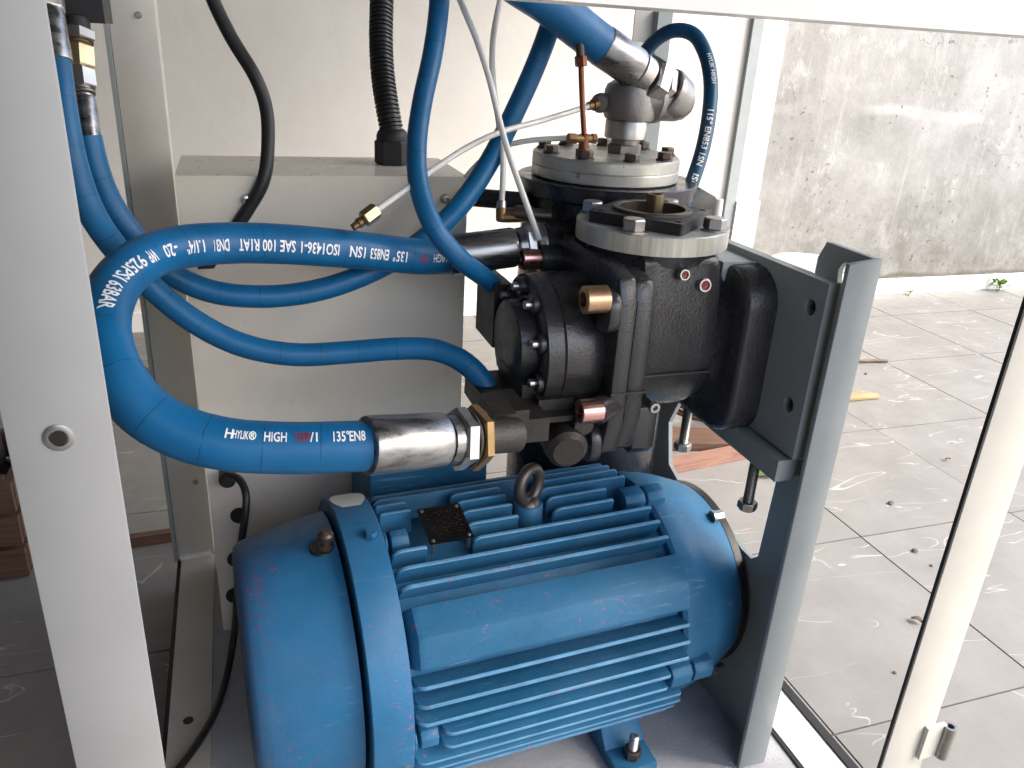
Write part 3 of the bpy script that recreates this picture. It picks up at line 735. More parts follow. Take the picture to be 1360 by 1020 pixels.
# bearing housing and cover
HY, HZ = .868, .663
lathe('bearing_housing', (0, HY, HZ), AXD, [(.317, .05), (.317, .082), (.3185, .0845), (.337, .0855), (.3385, .0845), (.340, .0862), (.374, .0865), (.388, .084)], 'cast_black', ae, 72)
bc = lathe('end_cover', (0, HY + .004, HZ), AXD, [(.296, .0), (.296, .050), (.298, .0535), (.315, .0550), (.319, .058)], 'cast_black', ae, 64)
for k in range(9):
    a = 20 + k * 40
    c = Vector((.317, HY - .070 * math.cos(rad(a)), HZ + .070 * math.sin(rad(a))))
    lathe('cover_scallop', c, (-1, 0, 0), [(0, .0115), (.006, .0112), (.007, .0100)], 'cast_black', ae, 20)
    socket('cover_screw', c + Vector((-.006, 0, 0)), (-1, 0, 0), .0050, .009, 'zinc', ae)
# large cap screws of the flange
for (u, v), X, r, h, mt in (((783, 397), .385, .0152, .027, 'bolt_gold'), ((775, 544), .385, .0140, .026, 'bolt_red')):
    c = PX(u + 22, v, .372)
    socket('cap_screw', c, (-1, 0, 0), r, h, mt, ae)
c = PX(716, 343, .362); cyl('flange_stub', Vector((.392, c.y, c.z)), Vector((.361, c.y, c.z)), .019, 'cast_black', ae); socket('cap_screw', Vector((.363, c.y, c.z)), (-1, 0, 0), .0145, .026, 'bolt_red', ae)
# oil ports on the front of the housing
for (u, v), r in (((909, 365), .0066), ((936, 379), .0080)):
    p = PY(u, v, KY - .0885); n_ = Vector((0, -1, .16)).normalized()
    pt = lathe('oil_port', p, n_, [(-.006, r), (.0015, r), (.002, r * .94), (.002, r * .72), (-.001, r * .7)], 'zinc', ae, 24)
    lathe('port_plug', p, n_, [(-.005, r * .71), (0, r * .71), (.0003, r * .4), (-.001, 0)], 'plug_red', pt, 20)
# inlet disc, square flange and bore
DZ0 = .786
dc = lathe('inlet_disc', (.476, KY, DZ0), (0, 0, 1), [(0, .089), (.0008, .092), (.0215, .092), (.023, .0905), (.023, .03)], 'disc_cut_steel', ae, 96, smooth=25)
sq = [(-.072, -.072), (.072, -.072), (.072, .072), (-.072, .072)]
th_ = rad(43); SQC = (.472, KY - .003)
def rot2(a, b): return (SQC[0] + a * math.cos(th_) - b * math.sin(th_), SQC[1] + a * math.sin(th_) + b * math.cos(th_))
holes = [[rot2(*q) for q in circ(0, 0, .040, 40)]] + [[rot2(*q) for q in circ(sx * .048, sy * .048, .0045, 14)] for sx in (-1, 1) for sy in (-1, 1)]
sqp = prism('square_flange', [rot2(a, b) for a, b in rrect(-.058, -.058, .058, .058, .004)], 'z', DZ0 + .0225, DZ0 + .0365, 'dark_black', ae, holes=holes)
lathe('bore_ring', (SQC[0], SQC[1], DZ0 + .0360), (0, 0, 1), [(-.01, .0395), (.0035, .0398), (.0042, .0405), (.0042, .047), (.0035, .0478), (0, .0480)], 'bolt_dark', sqp, 48, closed=False)
lathe('valve_guide', (SQC[0] + .008, SQC[1] + .010, DZ0 + .015), (0, 0, 1), [(0, .0105), (.036, .0105), (.039, .0098), (.039, .0075), (.012, .0075), (.012, 0)], 'guide_metal', ae, 28)
for a in (226, 312, 140, 48):
    hexbolt('disc_bolt', Vector((.476 + .0765 * math.cos(rad(a)), KY + .0765 * math.sin(rad(a)), DZ0 + .023)), (0, 0, 1), .0135, .0150, 'zinc', ae, random.random())
# discharge side flange at the back-left
a_, b2_ = PD(640, 372, .99), PD(690, 455, .99)
dp = PD(651, 410, 1.045)
box('side_flange', (dp.x - .004, dp.y - .028, dp.z - .043), (dp.x + .018, dp.y + .05, dp.z + .040), 'dark_black', ae, .008, 3)
box('side_port', (dp.x + .015, dp.y - .02, dp.z - .03), (.33, dp.y + .045, dp.z + .03), 'dark_black', ae, .006)
# oil manifold below
mz = .555
def mbox(nm, u0, v0, u1, v1, dist, thick, mat='manifold_dark', bv=.003):
    a, b = PD(u0, v0, dist), PD(u1, v1, dist)
    return box(nm, (min(a.x, b.x), a.y, min(a.z, b.z)), (max(a.x, b.x), a.y + thick, max(a.z, b.z)), mat, ae, bv, 2)
mbox('manifold_block', 638, 524, 702, 562, .95, .07, 'dark_black', .004)
mbox('manifold_block', 694, 512, 740, 556, .93, .09, 'dark_black', .004)
mbox('manifold_block', 716, 532, 772, 566, .92, .08, 'manifold_dark', .004)
mbox('manifold_rib', 702, 557, 770, 570, .905, .09, 'manifold_dark', .002)
mbox('port_block', 657, 552, 694, 606, .795, .055, 'manifold_dark', .004)
mbox('port_block', 664, 548, 712, 596, .85, .06, 'manifold_dark', .006)
mbox('port_neck', 696, 558, 738, 598, .885, .07, 'manifold_dark', .012)
pk = PD(748, 578, .93); lathe('manifold_elbow', pk + Vector((0, -.02, -.012)), (.1, 1, .1), [(0, .0), (0, .018), (.006, .024), (.05, .026), (.06, .02)], 'manifold_dark', ae, 28)
pk = PD(776, 566, .92); cyl('manifold_plug', pk, pk + Vector((0, .06, 0)), .0125, 'manifold_dark', ae)
pk = PD(795, 546, .92); cyl('manifold_boss', pk + Vector((-.004, 0, 0)), pk + Vector((.03, .02, 0)), .016, 'cast_black', ae)

# ================================================================== OIL TANK
TXC, TYC = .498, 1.065
tk = thing('oil_tank', 'black upright oil separator tank with bolted silver lid', 'tank', (TXC, TYC, BP))
lathe('shell', (TXC, TYC, BP), (0, 0, 1), [(0, .118), (.70, .118), (.712, .119), (.716, .126), (.726, .1265), (.7335, .1265), (.735, .125), (.735, .05)], 'tank_black', tk, 72)
LZ = .8315
lathe('lid_gasket', (TXC - .004, TYC, LZ - .003), (0, 0, 1), [(0, .098), (.006, .098)], 'rubber', tk, 64)
lid = lathe('lid', (TXC - .004, TYC, LZ), (0, 0, 1), [(.001, .10), (.002, .1025), (.0145, .1028), (.016, .1018), (.017, .1028), (.030, .1025), (.032, .1005), (.0325, .02)], 'lid_silver', tk, 96, smooth=22)
for k in range(9):
    a = rad(-100 + k * 40 + 8)
    hexbolt('lid_bolt', (TXC - .004 + .088 * math.cos(a), TYC + .088 * math.sin(a), LZ + .0325), (0, 0, 1), .0098, .0105, 'bolt_dark', lid, random.random())
e1, e2 = PY(918, 300, 1.03), PY(952, 262, 1.03)
prism('side_lug', [(TXC + .09, .74), (e2.x, .74), (e2.x, e2.z - .0), (e2.x - .03, e2.z + .014), (TXC + .09, .80)], 'y', 1.03, 1.10, 'tank_black', tk, bv=.002)
cyl('lug_pipe', PY(955, 268, 1.06) + Vector((0, .0, -.05)), PY(955, 264, 1.06), .007, 'white_plastic', tk)
# inlet pipe stub that takes the long hose
pi = PD(742, 326, 1.05); cyl('inlet_stub', PD(722, 321, 1.045), PD(800, 318, 1.07), .023, 'tank_black', tk)
# handle bar sticking out to the left with a shut-off
cyl('side_pipe', PD(628, 262, 1.12), PD(700, 268, 1.10), .0125, 'rubber', tk)
lathe('side_fitting', PD(672, 282, 1.06), PD(700, 284, 1.06) - PD(672, 282, 1.06), [(0, .006), (.012, .007), (.012, .010), (.034, .011), (.036, .008), (.06, .008)], 'bolt_dark', tk, 18)

# outlet valve on the lid
vb = PY(829, 200, TYC); VX, VY = vb.x, TYC
vz = LZ + .0325
ov = thing('outlet_valve', 'grey cast check valve with union nut on the silver tank lid', 'valve', (VX, VY, vz))
hexa('base_nut', (VX, VY, vz - .001), (VX, VY, vz + .013), .0245, 'valve_grey', ov, .4)
cyl('neck', (VX, VY, vz + .011), (VX, VY, vz + .022), .020, 'valve_grey', ov)
lathe('collar', (VX, VY, vz + .020), (0, 0, 1), [(0, .028), (.001, .030), (.023, .030), (.0245, .029)], 'zinc', ov, 48)
cz = PY(835, 130, TYC).z
lathe('valve_body', (VX + .002, VY, vz + .042), (0, 0, 1), [(0, .024), (.004, .034), (.012, .037), (.040, .037), (.048, .034), (.053, .026), (.055, 0)], 'valve_grey', ov, 48)
e0 = Vector((VX + .008, VY - .005, cz + .002)); e1 = PD(903, 131, 1.13)
lathe('outlet_elbow', e0, e1 - e0, [(0, .030), (.020, .031), (.024, .034), (.030, .034), (.032, .031), (.060, .031), (.070, .029), (.079, .023), (.083, .012), (.084, 0)], 'valve_grey', ov, 40)
np_ = PD(872, 116, 1.11)
f0 = PD(799, 60, 1.045); f1 = PD(845, 92, 1.075); f2 = PD(858, 102, 1.085); f3 = PD(868, 109, 1.095); f4 = PD(888, 124, 1.115)
cyl('swivel_collar', f1, f2, .0245, 'zinc', ov)
hexa('union_nut', f2, f3 + (f3 - f2) * .4, .0335, 'zinc', ov, .3)
hexa('union_nut', f3 + (f3 - f2) * .45, f3 + (f3 - f2) * 1.25, .030, 'steel_dirty', ov, .1)
cyl('thread', f3, f4, .025, 'manifold_dark', ov)
lathe('socket_lip', f4 - (f4 - f3) * .25, f4 - f3, [(0, .027), (0, .0315), (.004, .033), (.010, .0325), (.028, .030), (.030, .02)], 'valve_grey', ov, 36)
pp = PD(797, 137, 1.10); lathe('tapping', pp, (.5, .8, 0), [(-.004, .009), (0, .013), (.02, .013)], 'valve_grey', ov, 20)
lathe('push_fitting', PD(781, 141, 1.09), PD(797, 137, 1.10) - PD(781, 141, 1.09), [(0, .0055), (.008, .0058), (.008, .0075), (.016, .0078), (.018, .006)], 'brass_dirty', ov, 16)

# ================================================================== HOSES
def ferrule(name, a, b, r, parent, mat='ferrule_steel'):
    a, b = Vector(a), Vector(b); L = (b - a).length
    return lathe(name, a, b - a, [(0, r * .9), (.0008, r * .985), (.003, r), (L * .5, r * .99), (L - .004, r * .985), (L - .001, r * .95), (L, r * .8)], mat, parent, 48, smooth=45)
OD = .0445
# the big return loop
g1 = thing('thick_blue_hose', 'thickest blue hose looping behind the left post with white lettering', 'hose', PD(160, 500, .68))
lowpts = [(492, 592, .705), (440, 594, .695), (380, 595, .685), (300, 590, .672), (240, 574, .665), (190, 545, .66), (155, 500, .66), (138, 450, .68), (140, 410, .71), (158, 372, .75), (190, 345, .79), (235, 329, .83), (300, 323, .87), (370, 324, .90), (440, 329, .935), (510, 336, .98), (560, 341, 1.01), (602, 340, 1.03)]
p1 = spline([PD(*q) for q in lowpts])
h1 = tube('hose', p1, OD / 2, 'hose_blue', g1, 32)
ia = min(range(len(p1)), key=lambda i: (pix(p1[i])[0] - 150) ** 2 + (pix(p1[i])[1] - 490) ** 2)
pl1 = p1[:ia]
fa, fb = PD(485, 592, .70), PD(588, 584.5, .745)
dirf = (fb - fa).normalized()
ferrule('ferrule', fa, fb, .0262, g1)
lathe('swivel', fb - dirf * .001, dirf, [(0, .019), (.003, .0185), (.004, .0225), (.013, .0235), (.015, .022)], 'ferrule_steel', g1, 40)
hexa('nut', fb + dirf * .012, fb + dirf * .0255, .0300, 'zinc', g1, .25)
lathe('nut_collar', fb + dirf * .025, dirf, [(0, .0275), (.0025, .0275), (.003, .023), (.006, .023)], 'manifold_dark', g1, 40)
hexa('adapter_nut', fb + dirf * .0305, fb + dirf * .0405, .0315, 'brass_dirty', g1, .15)
cyl('adapter_stem', fb + dirf * .039, fb + dirf * .085, .017, 'manifold_dark', g1)
ua, ub = PD(594, 340, 1.025), PD(684, 328, 1.045); du = (ub - ua).normalized()
ferrule('ferrule', ua, ub, .0260, g1)
lathe('swivel', ub - du * .001, du, [(0, .020), (.003, .019), (.004, .024), (.014, .0245), (.015, .022)], 'ferrule_steel', g1, 40)
hexa('nut', ub + du * .012, ub + du * .024, .0295, 'zinc', g1, .2)
hexa('nut', ub + du * .0265, ub + du * .036, .028, 'zinc', g1, .5)
lathe('nut_collar', ub + du * .035, du, [(0, .026), (.008, .026), (.009, .022), (.02, .022)], 'steel_dirty', g1, 36)
r1 = OD / 2
for s_t, a, b in (('135°', (527, 341), (509, 339)), ('EN853', (506, 339), (476, 336)), ('1SN', (473, 336), (453, 333)), ('ISO1436-1', (443, 332), (394, 328)), ('SAE 100 R1AT', (382, 327), (307, 323)), ('DN31', (296, 323), (267, 325)), ('1.1/4"', (256, 327), (225, 332)), ('-20', (214, 336), (196, 342)), ('WP', (187, 346), (173, 354)), ('925PSI', (168, 360), (141, 392)), ('63BAR', (138, 400), (136, 440))):
    text_on(p1, r1, s_t, a, b, .0125, g1, off=6, bold=.02)
text_on(p1, r1, 'HIGH', (587, 341), (566, 340), .010, g1, off=6)
text_on(p1, r1, 'TEMP', (563, 341), (545, 341), .010, g1, 'text_red', off=6)
ps = list(reversed(pl1))
for s_t, a, b, mt, hh in (('H', (297, 590), (306, 590), 'text_white', .0085), ('HYLIK', (309, 591), (331, 593), 'text_white', .0072), ('®', (334, 593), (341, 593), 'text_white', .0075), ('HIGH', (349, 594), (379, 595), 'text_white', .0085), ('TEMP', (386, 595), (412, 595), 'text_red', .0085), ('/1', (414, 595), (424, 595), 'text_white', .0085), ('135°', (436, 595), (457, 594), 'text_white', .0092), ('EN8', (462, 594), (485, 593), 'text_white', .0092)):
    text_on(p1, r1, s_t, a, b, hh, g1, mt, off=24, bold=.02)

# medium hose from the top-left that feeds the oil manifold
def hose(name, label, pts, r, mat='hose_blue', n=24):
    P = spline([PD(*q) for q in pts]); g = thing(name, label, 'hose', P[0]); tube('hose', P, r, mat, g, n); return g, P
g2, p2 = hose('blue_hose', 'blue hose curving from the left post down to the compressor manifold', [(74, 76, .80), (84, 150, .80), (98, 220, .81), (120, 280, .83), (152, 328, .86), (200, 380, .89), (255, 425, .91), (320, 458, .93), (390, 471, .95), (460, 468, .97), (530, 463, .98), (580, 465, .985), (618, 482, .985), (642, 508, .985), (652, 535, .985)], .0137, 'hose_blue', 28)
ferrule('ferrule', PD(75, 83, .80), PD(63, 12, .80), .0150, g2); hexa('nut', PD(64, 14, .80), PD(61, -12, .80), .0165, 'zinc', g2)
g3, p3 = hose('blue_hose', 'blue hose looping low across the electrical box and rising to the top', [(117, 180, .85), (126, 220, .86), (146, 270, .88), (180, 318, .90), (225, 362, .93), (280, 387, .95), (350, 394, .97), (420, 386, .99), (490, 362, 1.01), (550, 328, 1.03), (605, 280, 1.05), (650, 215, 1.07), (690, 135, 1.07), (718, 70, 1.06), (742, 0, 1.05), (756, -50, 1.05)], .0137, 'hose_blue', 28)
ferrule('ferrule', PD(119, 188, .85), PD(111, 130, .85), .0122, g3)
fz = PD(111, 130, .85); fz2 = PD(106, 90, .85); dz_ = (fz2 - fz)
for k0, k1, r, mt in ((0, .12, .0095, 'zinc'), (.12, .22, .0125, 'steel_dirty'), (.22, .34, .0105, 'zinc')):
    cyl('collar', fz + dz_ * k0, fz + dz_ * k1, r, mt, g3)
hexa('nut', fz + dz_ * .30, fz + dz_ * .95, .0150, 'zinc', g3, .3)
# valve block the hoses hang from
vbk = thing('solenoid_block', 'black valve block at the top with brass fittings above the blue hoses', 'valve', PD(105, 0, .87))
hexa('brass_nut', PD(106, 92, .85), PD(104, 62, .85), .0165, 'brass', vbk, .2)
cyl('thread', PD(104, 62, .85), PD(103, 56, .85), .013, 'brass_dirty', vbk)
hexa('lock_nut', PD(103, 56, .85), PD(102, 40, .85), .0180, 'steel_dirty', vbk, .3)
cyl('stem', PD(102, 40, .85), PD(101, 26, .85), .0135, 'rubber', vbk)
q0, q1 = PD(78, 28, .86), PD(133, -60, .86); box('block', (q0.x, q0.y - .02, q0.z), (q1.x, q0.y + .05, q1.z + .02), 'rubber', vbk, .002)
# hose dropping in front
g4, p4 = hose('blue_hose', 'slim blue hose hanging from above in front of the thick hose ferrule', [(585, -40, .97), (583, 10, .97), (575, 70, .97), (560, 140, .965), (553, 200, .96), (558, 255, .955), (578, 305, .955), (612, 345, .975), (640, 366, 1.005), (662, 384, 1.045)], .0122, 'hose_blue', 28)
# big hose into the valve
g5 = thing('thick_blue_hose', 'thick blue hose coming from above into the outlet valve', 'hose', PD(760, 30, 1.0))
p5 = spline([PD(640, -60, .90), PD(690, -22, .94), PD(730, 5, .98), (PD(765, 34, 1.015)), f0 + (f0 - f1) * .12, f0 + (f1 - f0) * .2])
tube('hose', p5, .0252, 'hose_blue', g5, 32); ferrule('ferrule', f0, f1, .0262, g5)
# small return hose on the right
g6, p6 = hose('small_blue_hose', 'small dark blue hose arching behind the outlet valve with printed lettering', [(856, 70, 1.24), (872, 52, 1.22), (895, 40, 1.20), (920, 44, 1.19), (937, 72, 1.18), (944, 110, 1.17), (942, 150, 1.165), (934, 195, 1.16), (920, 240, 1.155), (905, 280, 1.15), (898, 300, 1.15)], .0105, 'hose_teal', 24)
text_on(p6, .0105, '115° EN853 1SN', (942, 150), (925, 226), .0085, g6, off=10, bold=.02)
text_on(p6, .0105, 'ISO1436', (922, 236), (905, 280), .0085, g6, off=10, bold=.02)
text_on(p6, .0105, 'HYLIK HIGH', (938, 78), (944, 118), .006, g6, off=25, bold=.01)

# ================================================================== CABLES AND TUBES
pc = spline([PD(*q) for q in ((268, -40, 1.02), (285, 5, 1.03), (310, 55, 1.04), (338, 100, 1.05), (353, 140, 1.06), (356, 190, 1.06), (350, 240, 1.06), (330, 277, 1.07), (303, 318, 1.08), (285, 350, 1.10))])
ck = tag(tube('black_cable', pc, .0088, 'cable_black', None, 18), 'plain black cable hanging in front of the pale wall to the electrical box', 'cable')
# corrugated conduit
pcon = spline([PD(*q) for q in ((508, -60, 1.20), (507, 0, 1.20), (506, 50, 1.20), (508, 95, 1.20), (514, 140, 1.20), (521, 178, 1.205))], .00115)
cg = thing('corrugated_conduit', 'black corrugated conduit entering the top of the electrical box', 'conduit', pcon[-1])
tube('conduit', pcon, .017, 'cable_black', cg, 24, radf=lambda s: .0178 if (s % .0062) < .0036 else .0150)
gt = pcon[-1]; gb = Vector((gt.x, gt.y, .8195)); 
lathe('gland_dome', gt + Vector((0, 0, -.008)), (0, 0, 1), [(0, .0235), (.006, .0235), (.012, .021), (.015, .018)], 'rubber', cg, 32)
hexa('gland_nut', gb, Vector((gt.x, gt.y, gt.z - .008)), .0265, 'rubber', cg, .35)
# thin cable by the motor
pcb = spline([PD(*q) for q in ((303, 630, 1.13), (318, 636, 1.11), (327, 655, 1.10), (325, 690, 1.10), (319, 730, 1.11), (315, 790, 1.13))] + [PZ(310, 850, .135), PZ(301, 900, .106), PZ(284, 950, .1035), PZ(264, 985, .107), PZ(246, 1010, .107), PZ(222, 1042, .106)])
tag(tube('thin_black_cable', pcb, .0052, 'cable_black', None, 12), 'thin black cable running down beside the motor fan cover', 'cable')
def ny(label, pts, r=.0033):
    P = spline([PD(*q) for q in pts]); g = thing('air_tube', label, 'tube', P[-1]); tube('tube', P, r, 'tube_nylon', g, 12); return g
t1 = ny('translucent tube running from above down to the thick hose nut at the compressor', [(600, -30, .98), (613, 5, .98), (632, 50, .98), (650, 105, .98), (662, 155, .985), (676, 205, .99), (697, 265, 1.0), (716, 318, 1.02)], .0039)
t2 = ny('translucent tube dropping behind its twin to the brass elbow on the tank', [(672, -30, 1.06), (660, 20, 1.06), (654, 60, 1.06), (655, 110, 1.06), (662, 160, 1.065), (668, 205, 1.06), (668, 240, 1.06), (666, 270, 1.06)], .0040)
lathe('elbow_socket', PD(666, 277, 1.06), PD(666, 266, 1.06) - PD(666, 277, 1.06), [(0, .0065), (.007, .0065), (.010, .0055)], 'zinc', t2, 16)
lathe('elbow', PD(666, 294, 1.06), PD(666, 277, 1.06) - PD(666, 294, 1.06), [(0, .006), (.002, .0075), (.016, .0075)], 'brass_dirty', t2, 16)
lathe('elbow_arm', PD(662, 288, 1.06), PD(684, 289, 1.06) - PD(662, 288, 1.06), [(0, .004), (.003, .0072), (.012, .0072), (.03, .006)], 'brass_dirty', t2, 16)
t3 = ny('translucent tube with loose brass nut hanging before the electrical box', [(497, 281, .93), (530, 258, .945), (580, 222, .97), (620, 196, .99), (660, 177, 1.01), (720, 160, 1.05), (782, 141, 1.09)], .0037)
na, nb = PD(476, 297, .92), PD(500, 279, .93); dn = (nb - na).normalized()
lathe('brass_olive', na - dn * .008, dn, [(0, .0045), (.006, .0045), (.008, .006), (.012, .006), (.014, .0045), (.02, .004)], 'brass_dirty', t3, 16)
hexa('brass_nut', na + dn * .008, nb, .0098, 'brass', t3, .2)
t4 = ny('translucent tube leading to the brass tee on the tank lid', [(618, 236, 1.10), (640, 212, 1.10), (665, 196, 1.10), (700, 187, 1.09), (755, 183, 1.08)], .0036)
# copper riser with tee
cp = thing('copper_pipe', 'thin copper pipe rising from the brass tee on the tank lid', 'pipe', PY(776, 204, TYC - .05))
CYY = TYC - .045
tube('riser', spline([PY(771, 62, CYY), PY(772, 100, CYY), PY(774, 150, CYY), PY(777, 196, CYY)]), .0036, 'copper', cp, 14)
hexa('riser_nut', PY(772, 88, CYY), PY(771, 74, CYY), .0078, 'copper', cp); cyl('riser_top', PY(771, 75, CYY), PY(770, 52, CYY), .0055, 'bolt_dark', cp)
te = PY(776, 184, CYY)
cyl('tee_body', Vector((te.x, CYY, LZ + .032)), Vector((te.x, CYY, te.z + .006)), .0068, 'copper', cp)
hexa('tee_nut', Vector((te.x, CYY, LZ + .0315)), Vector((te.x, CYY, LZ + .043)), .0100, 'copper', cp)
cyl('tee_arm', Vector((te.x - .022, CYY - .002, te.z)), Vector((te.x + .016, CYY, te.z)), .0055, 'brass_dirty', cp)
hexa('tee_arm_nut', Vector((te.x - .024, CYY - .002, te.z)), Vector((te.x - .012, CYY - .002, te.z)), .0072, 'brass_dirty', cp); hexa('tee_arm_nut', Vector((te.x + .010, CYY, te.z)), Vector((te.x + .017, CYY, te.z)), .0072, 'brass_dirty', cp)

# ================================================================== THINGS ON THE FLOOR
bp_ = PY(1082, 350, 2.45)
bu = thing('white_bucket', 'round white plastic bucket standing by the stained wall', 'bucket', (bp_.x, 2.45, 0))
lathe('shell', (bp_.x, 2.45, .001), (0, 0, 1), [(0, .105), (0, .13), (.01, .135), (bp_.z - .02, .153), (bp_.z - .02, .160), (bp_.z, .160), (bp_.z, .150), (.02, .128), (.015, 0)], 'white_plastic', bu, 48)
def plank(name, label, p, L, W, T, rz, mat, cat='plank', tilt=0):
    bmf = bmesh.new(); add_box(bmf, (-L / 2, -W / 2, 0), (L / 2, W / 2, T))
    for v in bmf.verts: v.co.x += random.uniform(-.02, .02) * (L > .2); v.co.y += random.uniform(-.004, .004)
    bevel(bmf, .002, 1); o = finish(bmf, name, mat); o.location = (p.x, p.y, .0012); o.rotation_euler = (tilt, 0, rz); return tag(o, label, cat)
plank('wood_plank', 'reddish wooden plank lying on the tiles behind the bracket window', PZ(930, 603, .03), .60, .042, .024, rad(7), 'wood_red')
plank('wood_board', 'dark wooden board lying behind the reddish plank', PZ(940, 580, .02), .5, .10, .022, rad(-14), 'wood_dark')
ws = PZ(1144, 526, 0); wsp = []
for dx, dy in ((-.12, -.030), (.045, -.033), (.050, -.010), (.036, -.004), (.034, .012), (.016, .004), (.0, .022), (-.03, .012), (-.05, .034), (-.12, .02)): wsp.append((ws.x + dx, ws.y + dy))
tag(prism('wood_scrap', wsp, 'z', .0015, .011, 'wood_pale', None, bv=.0015), 'small broken piece of pale wood on the open tiles', 'wood scrap')
plank('wood_strip', 'dark wooden strip on the floor beyond the left base rail', PZ(192, 722, .0), .34, .018, .022, rad(3), 'wood_dark')
# coil of rusty wire
cc = PZ(936, 566, .0); pts = []
for i in range(90):
    a = i * .36; pts.append(Vector((cc.x + (.075 + .012 * math.sin(i * .31)) * math.cos(a), cc.y + .03 + (.07 + .01 * math.cos(i * .47)) * math.sin(a), .030 + .0016 * i * .5)))
tag(tube('wire_coil', pts, .005, 'rust_coil', None, 8), 'rusty wire coil on the dark board behind the bracket window', 'coil')
tw = PZ(1152, 481, 0); tg = tube('twig', spline([tw + Vector((-.12, .02, .008)), tw + Vector((-.03, 0, .007)), tw + Vector((.03, -.008, .007)), tw + Vector((.07, -.02, .007))]), .006, 'leaf_dry', None, 8); tag(tg, 'short dry twig on the tiles beside the bracket flange', 'twig')
def leaf(p, size, rz, mat, label, cat='leaf', grp=None):
    bmf = bmesh.new(); n = 8; L_ = []; R_ = []; C_ = []
    for i in range(n + 1):
        t = i / n; wd = math.sin(math.pi * t) ** .8 * .36 * size; z = .002 + .012 * math.sin(math.pi * t) * size / .08
        C_.append(bmf.verts.new(((t - .5) * size, 0, z))); L_.append(bmf.verts.new(((t - .5) * size, wd, z + .006))); R_.append(bmf.verts.new(((t - .5) * size, -wd, z + .004)))
    for i in range(n):
        bmf.faces.new((C_[i], C_[i + 1], L_[i + 1], L_[i])); bmf.faces.new((R_[i], R_[i + 1], C_[i + 1], C_[i]))
    o = finish(bmf, 'fallen_leaf', mat); o.location = (p.x, p.y, .0015); o.rotation_euler.z = rz; tag(o, label, cat, grp); return o
leaf(PZ(1019, 631, 0), .075, .2, 'leaf_green', 'yellow green leaf on the tiles below the jacking screw')
for i, (u, v, s_, lb) in enumerate(((1217, 827, .022, 'small dark dry leaf on the tiles beside the right post'), (1258, 612, .018, 'thin dark dry sliver lying on the open tiles'))):
    leaf(PZ(u, v, 0), s_, 2.1 + i, 'leaf_dry', lb)
for i, (u, v, s_) in enumerate(((1183, 670, .008), (1215, 733, .007), (1188, 894, .0035), (1237, 752, .004), (1150, 497, .005))):
    bmf = bmesh.new(); bmesh.ops.create_icosphere(bmf, subdivisions=2, radius=s_)
    for vv in bmf.verts: vv.co *= random.uniform(.75, 1.15); vv.co.z *= .7
    p = PZ(u, v, 0); o = finish(bmf, 'pebble', 'stone_grey', None, 20); o.location = (p.x, p.y, s_ * .5)
    tag(o, ['largest dark grey pebble on the open tiles', 'dark grey pebble near the right post', 'tiny grey grit on the tiles by the right base rail', 'tiny grey grit on the tiles beside the right post', 'small grey pebble next to the dry twig'][i], 'pebble', 'pebbles on the tiles')
# weeds growing at the foot of the wall
for (u, v, h_, n_, lb) in ((1308, 380, .085, 26, 'taller green weed growing at the foot of the stained wall'), (1197, 389, .04, 14, 'tiny green weed sprouting at the wall foot beside the bracket')):
    p = PZ(u, v, 0); p.y = min(p.y, WALLY - .065); g = thing('weed', lb, 'weed', (p.x, p.y, 0)); bmf = bmesh.new(); bms = bmesh.new()
    for i in range(n_):
        a = random.uniform(0, 6.28); rr = random.uniform(0, .05) * h_ / .08; hh = random.uniform(.3, 1) * h_; le = Vector((math.cos(a), math.sin(a), random.uniform(.2, 1.1))).normalized() * random.uniform(.25, .5) * h_
        b0 = Vector((p.x + rr * math.cos(a), p.y + rr * math.sin(a) * .5, hh * .55)); sd_ = le.cross(Vector((0, 0, 1))).normalized() * .012 * h_ / .08
        vv = [bmf.verts.new(q) for q in (b0, b0 + le * .5 + sd_, b0 + le, b0 + le * .5 - sd_)]; bmf.faces.new(vv)
        if i % 2 == 0: add_lathe(bms, (p.x + rr * .4 * math.cos(a), p.y + rr * .2 * math.sin(a), 0), b0 - Vector((p.x + rr * .4 * math.cos(a), p.y + rr * .2 * math.sin(a), 0)), [(0, .0012), (hh * .55, .0008)], 5)
    finish(bmf, 'leaves', 'leaf_green', g); finish(bms, 'stems', 'leaf_green', g)
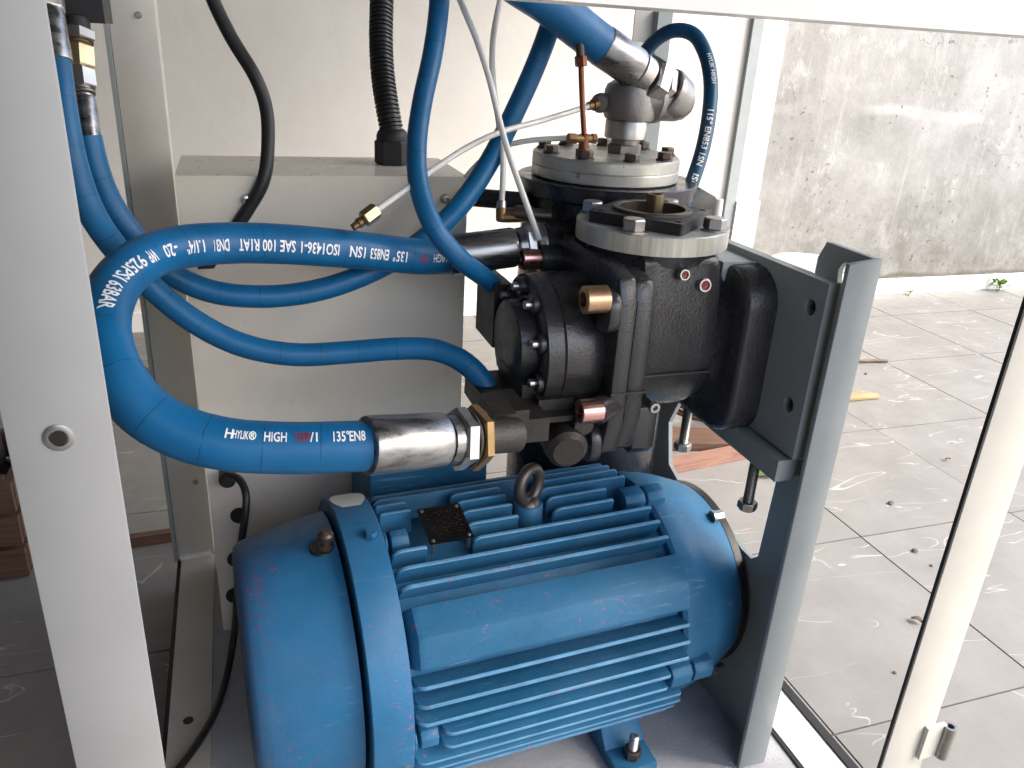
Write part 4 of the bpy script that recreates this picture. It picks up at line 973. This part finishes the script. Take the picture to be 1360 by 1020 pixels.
# left side : ring, cup, crate
rp_ = PZ(176, 497, .01); bmf = bmesh.new(); rings = []
for i in range(28):
    t = 2 * math.pi * i / 28; dr = Vector((math.cos(t), math.sin(t), 0)); c = Vector((rp_.x, rp_.y, .013)) + dr * .036
    rings.append([bmf.verts.new(c + (dr * math.cos(6.2832 * k / 10) + Vector((0, 0, 1)) * math.sin(6.2832 * k / 10)) * .012) for k in range(10)])
for i in range(28):
    for k in range(10): bmf.faces.new((rings[i][k], rings[i][(k + 1) % 10], rings[(i + 1) % 28][(k + 1) % 10], rings[(i + 1) % 28][k]))
tag(finish(bmf, 'black_ring', 'rubber', None, 60), 'small black rubber ring on the dark floor beyond the left posts', 'ring')
cpx = PZ(131, 462, 0); bt = thing('pink_bottle', 'small pinkish bottle standing near the wall skirting behind the hose', 'bottle', (cpx.x, cpx.y, 0))
lathe('bottle_body', (cpx.x, cpx.y, 0), (0, 0, 1), [(0, .02), (.003, .024), (.07, .024), (.085, .012), (.095, .011)], 'wood_red', bt, 20); cyl('bottle_cap', (cpx.x, cpx.y, .094), (cpx.x, cpx.y, .108), .013, 'white_plastic', bt)
cr = thing('wooden_crate', 'dark slatted wooden crate on the floor left of the machine', 'crate', (-.62, 1.62, 0))
for zz in (.004, .075, .146):
    box('slat', (-.80, 1.50, zz), (-.435, 1.515, zz + .06), 'wood_dark', cr, .002); box('slat', (-.80, 1.735, zz), (-.435, 1.75, zz + .06), 'wood_dark', cr, .002)
    box('slat', (-.449, 1.517, zz + .002), (-.434, 1.733, zz + .058), 'wood_dark', cr, .002)
for yy in (1.516, 1.72): box('corner_batten', (-.475, yy, .002), (-.45, yy + .018, .21), 'wood_dark', cr, .002)
box('bottom_board', (-.80, 1.517, .001), (-.452, 1.733, .012), 'wood_dark', cr, .001)
pk_ = thing('printed_packet', 'printed packet with teal and white marks lying in the wooden crate', 'packet', (-.56, 1.60, .2))
box('packet_body', (-.66, 1.54, .013), (-.478, 1.66, .28), 'rubber', pk_, .012, 3)
box('packet_print', (-.60, 1.5375, .24), (-.482, 1.5405, .262), 'label_teal', pk_, 0); box('packet_print', (-.60, 1.5375, .205), (-.484, 1.5405, .232), 'label_white', pk_, 0)
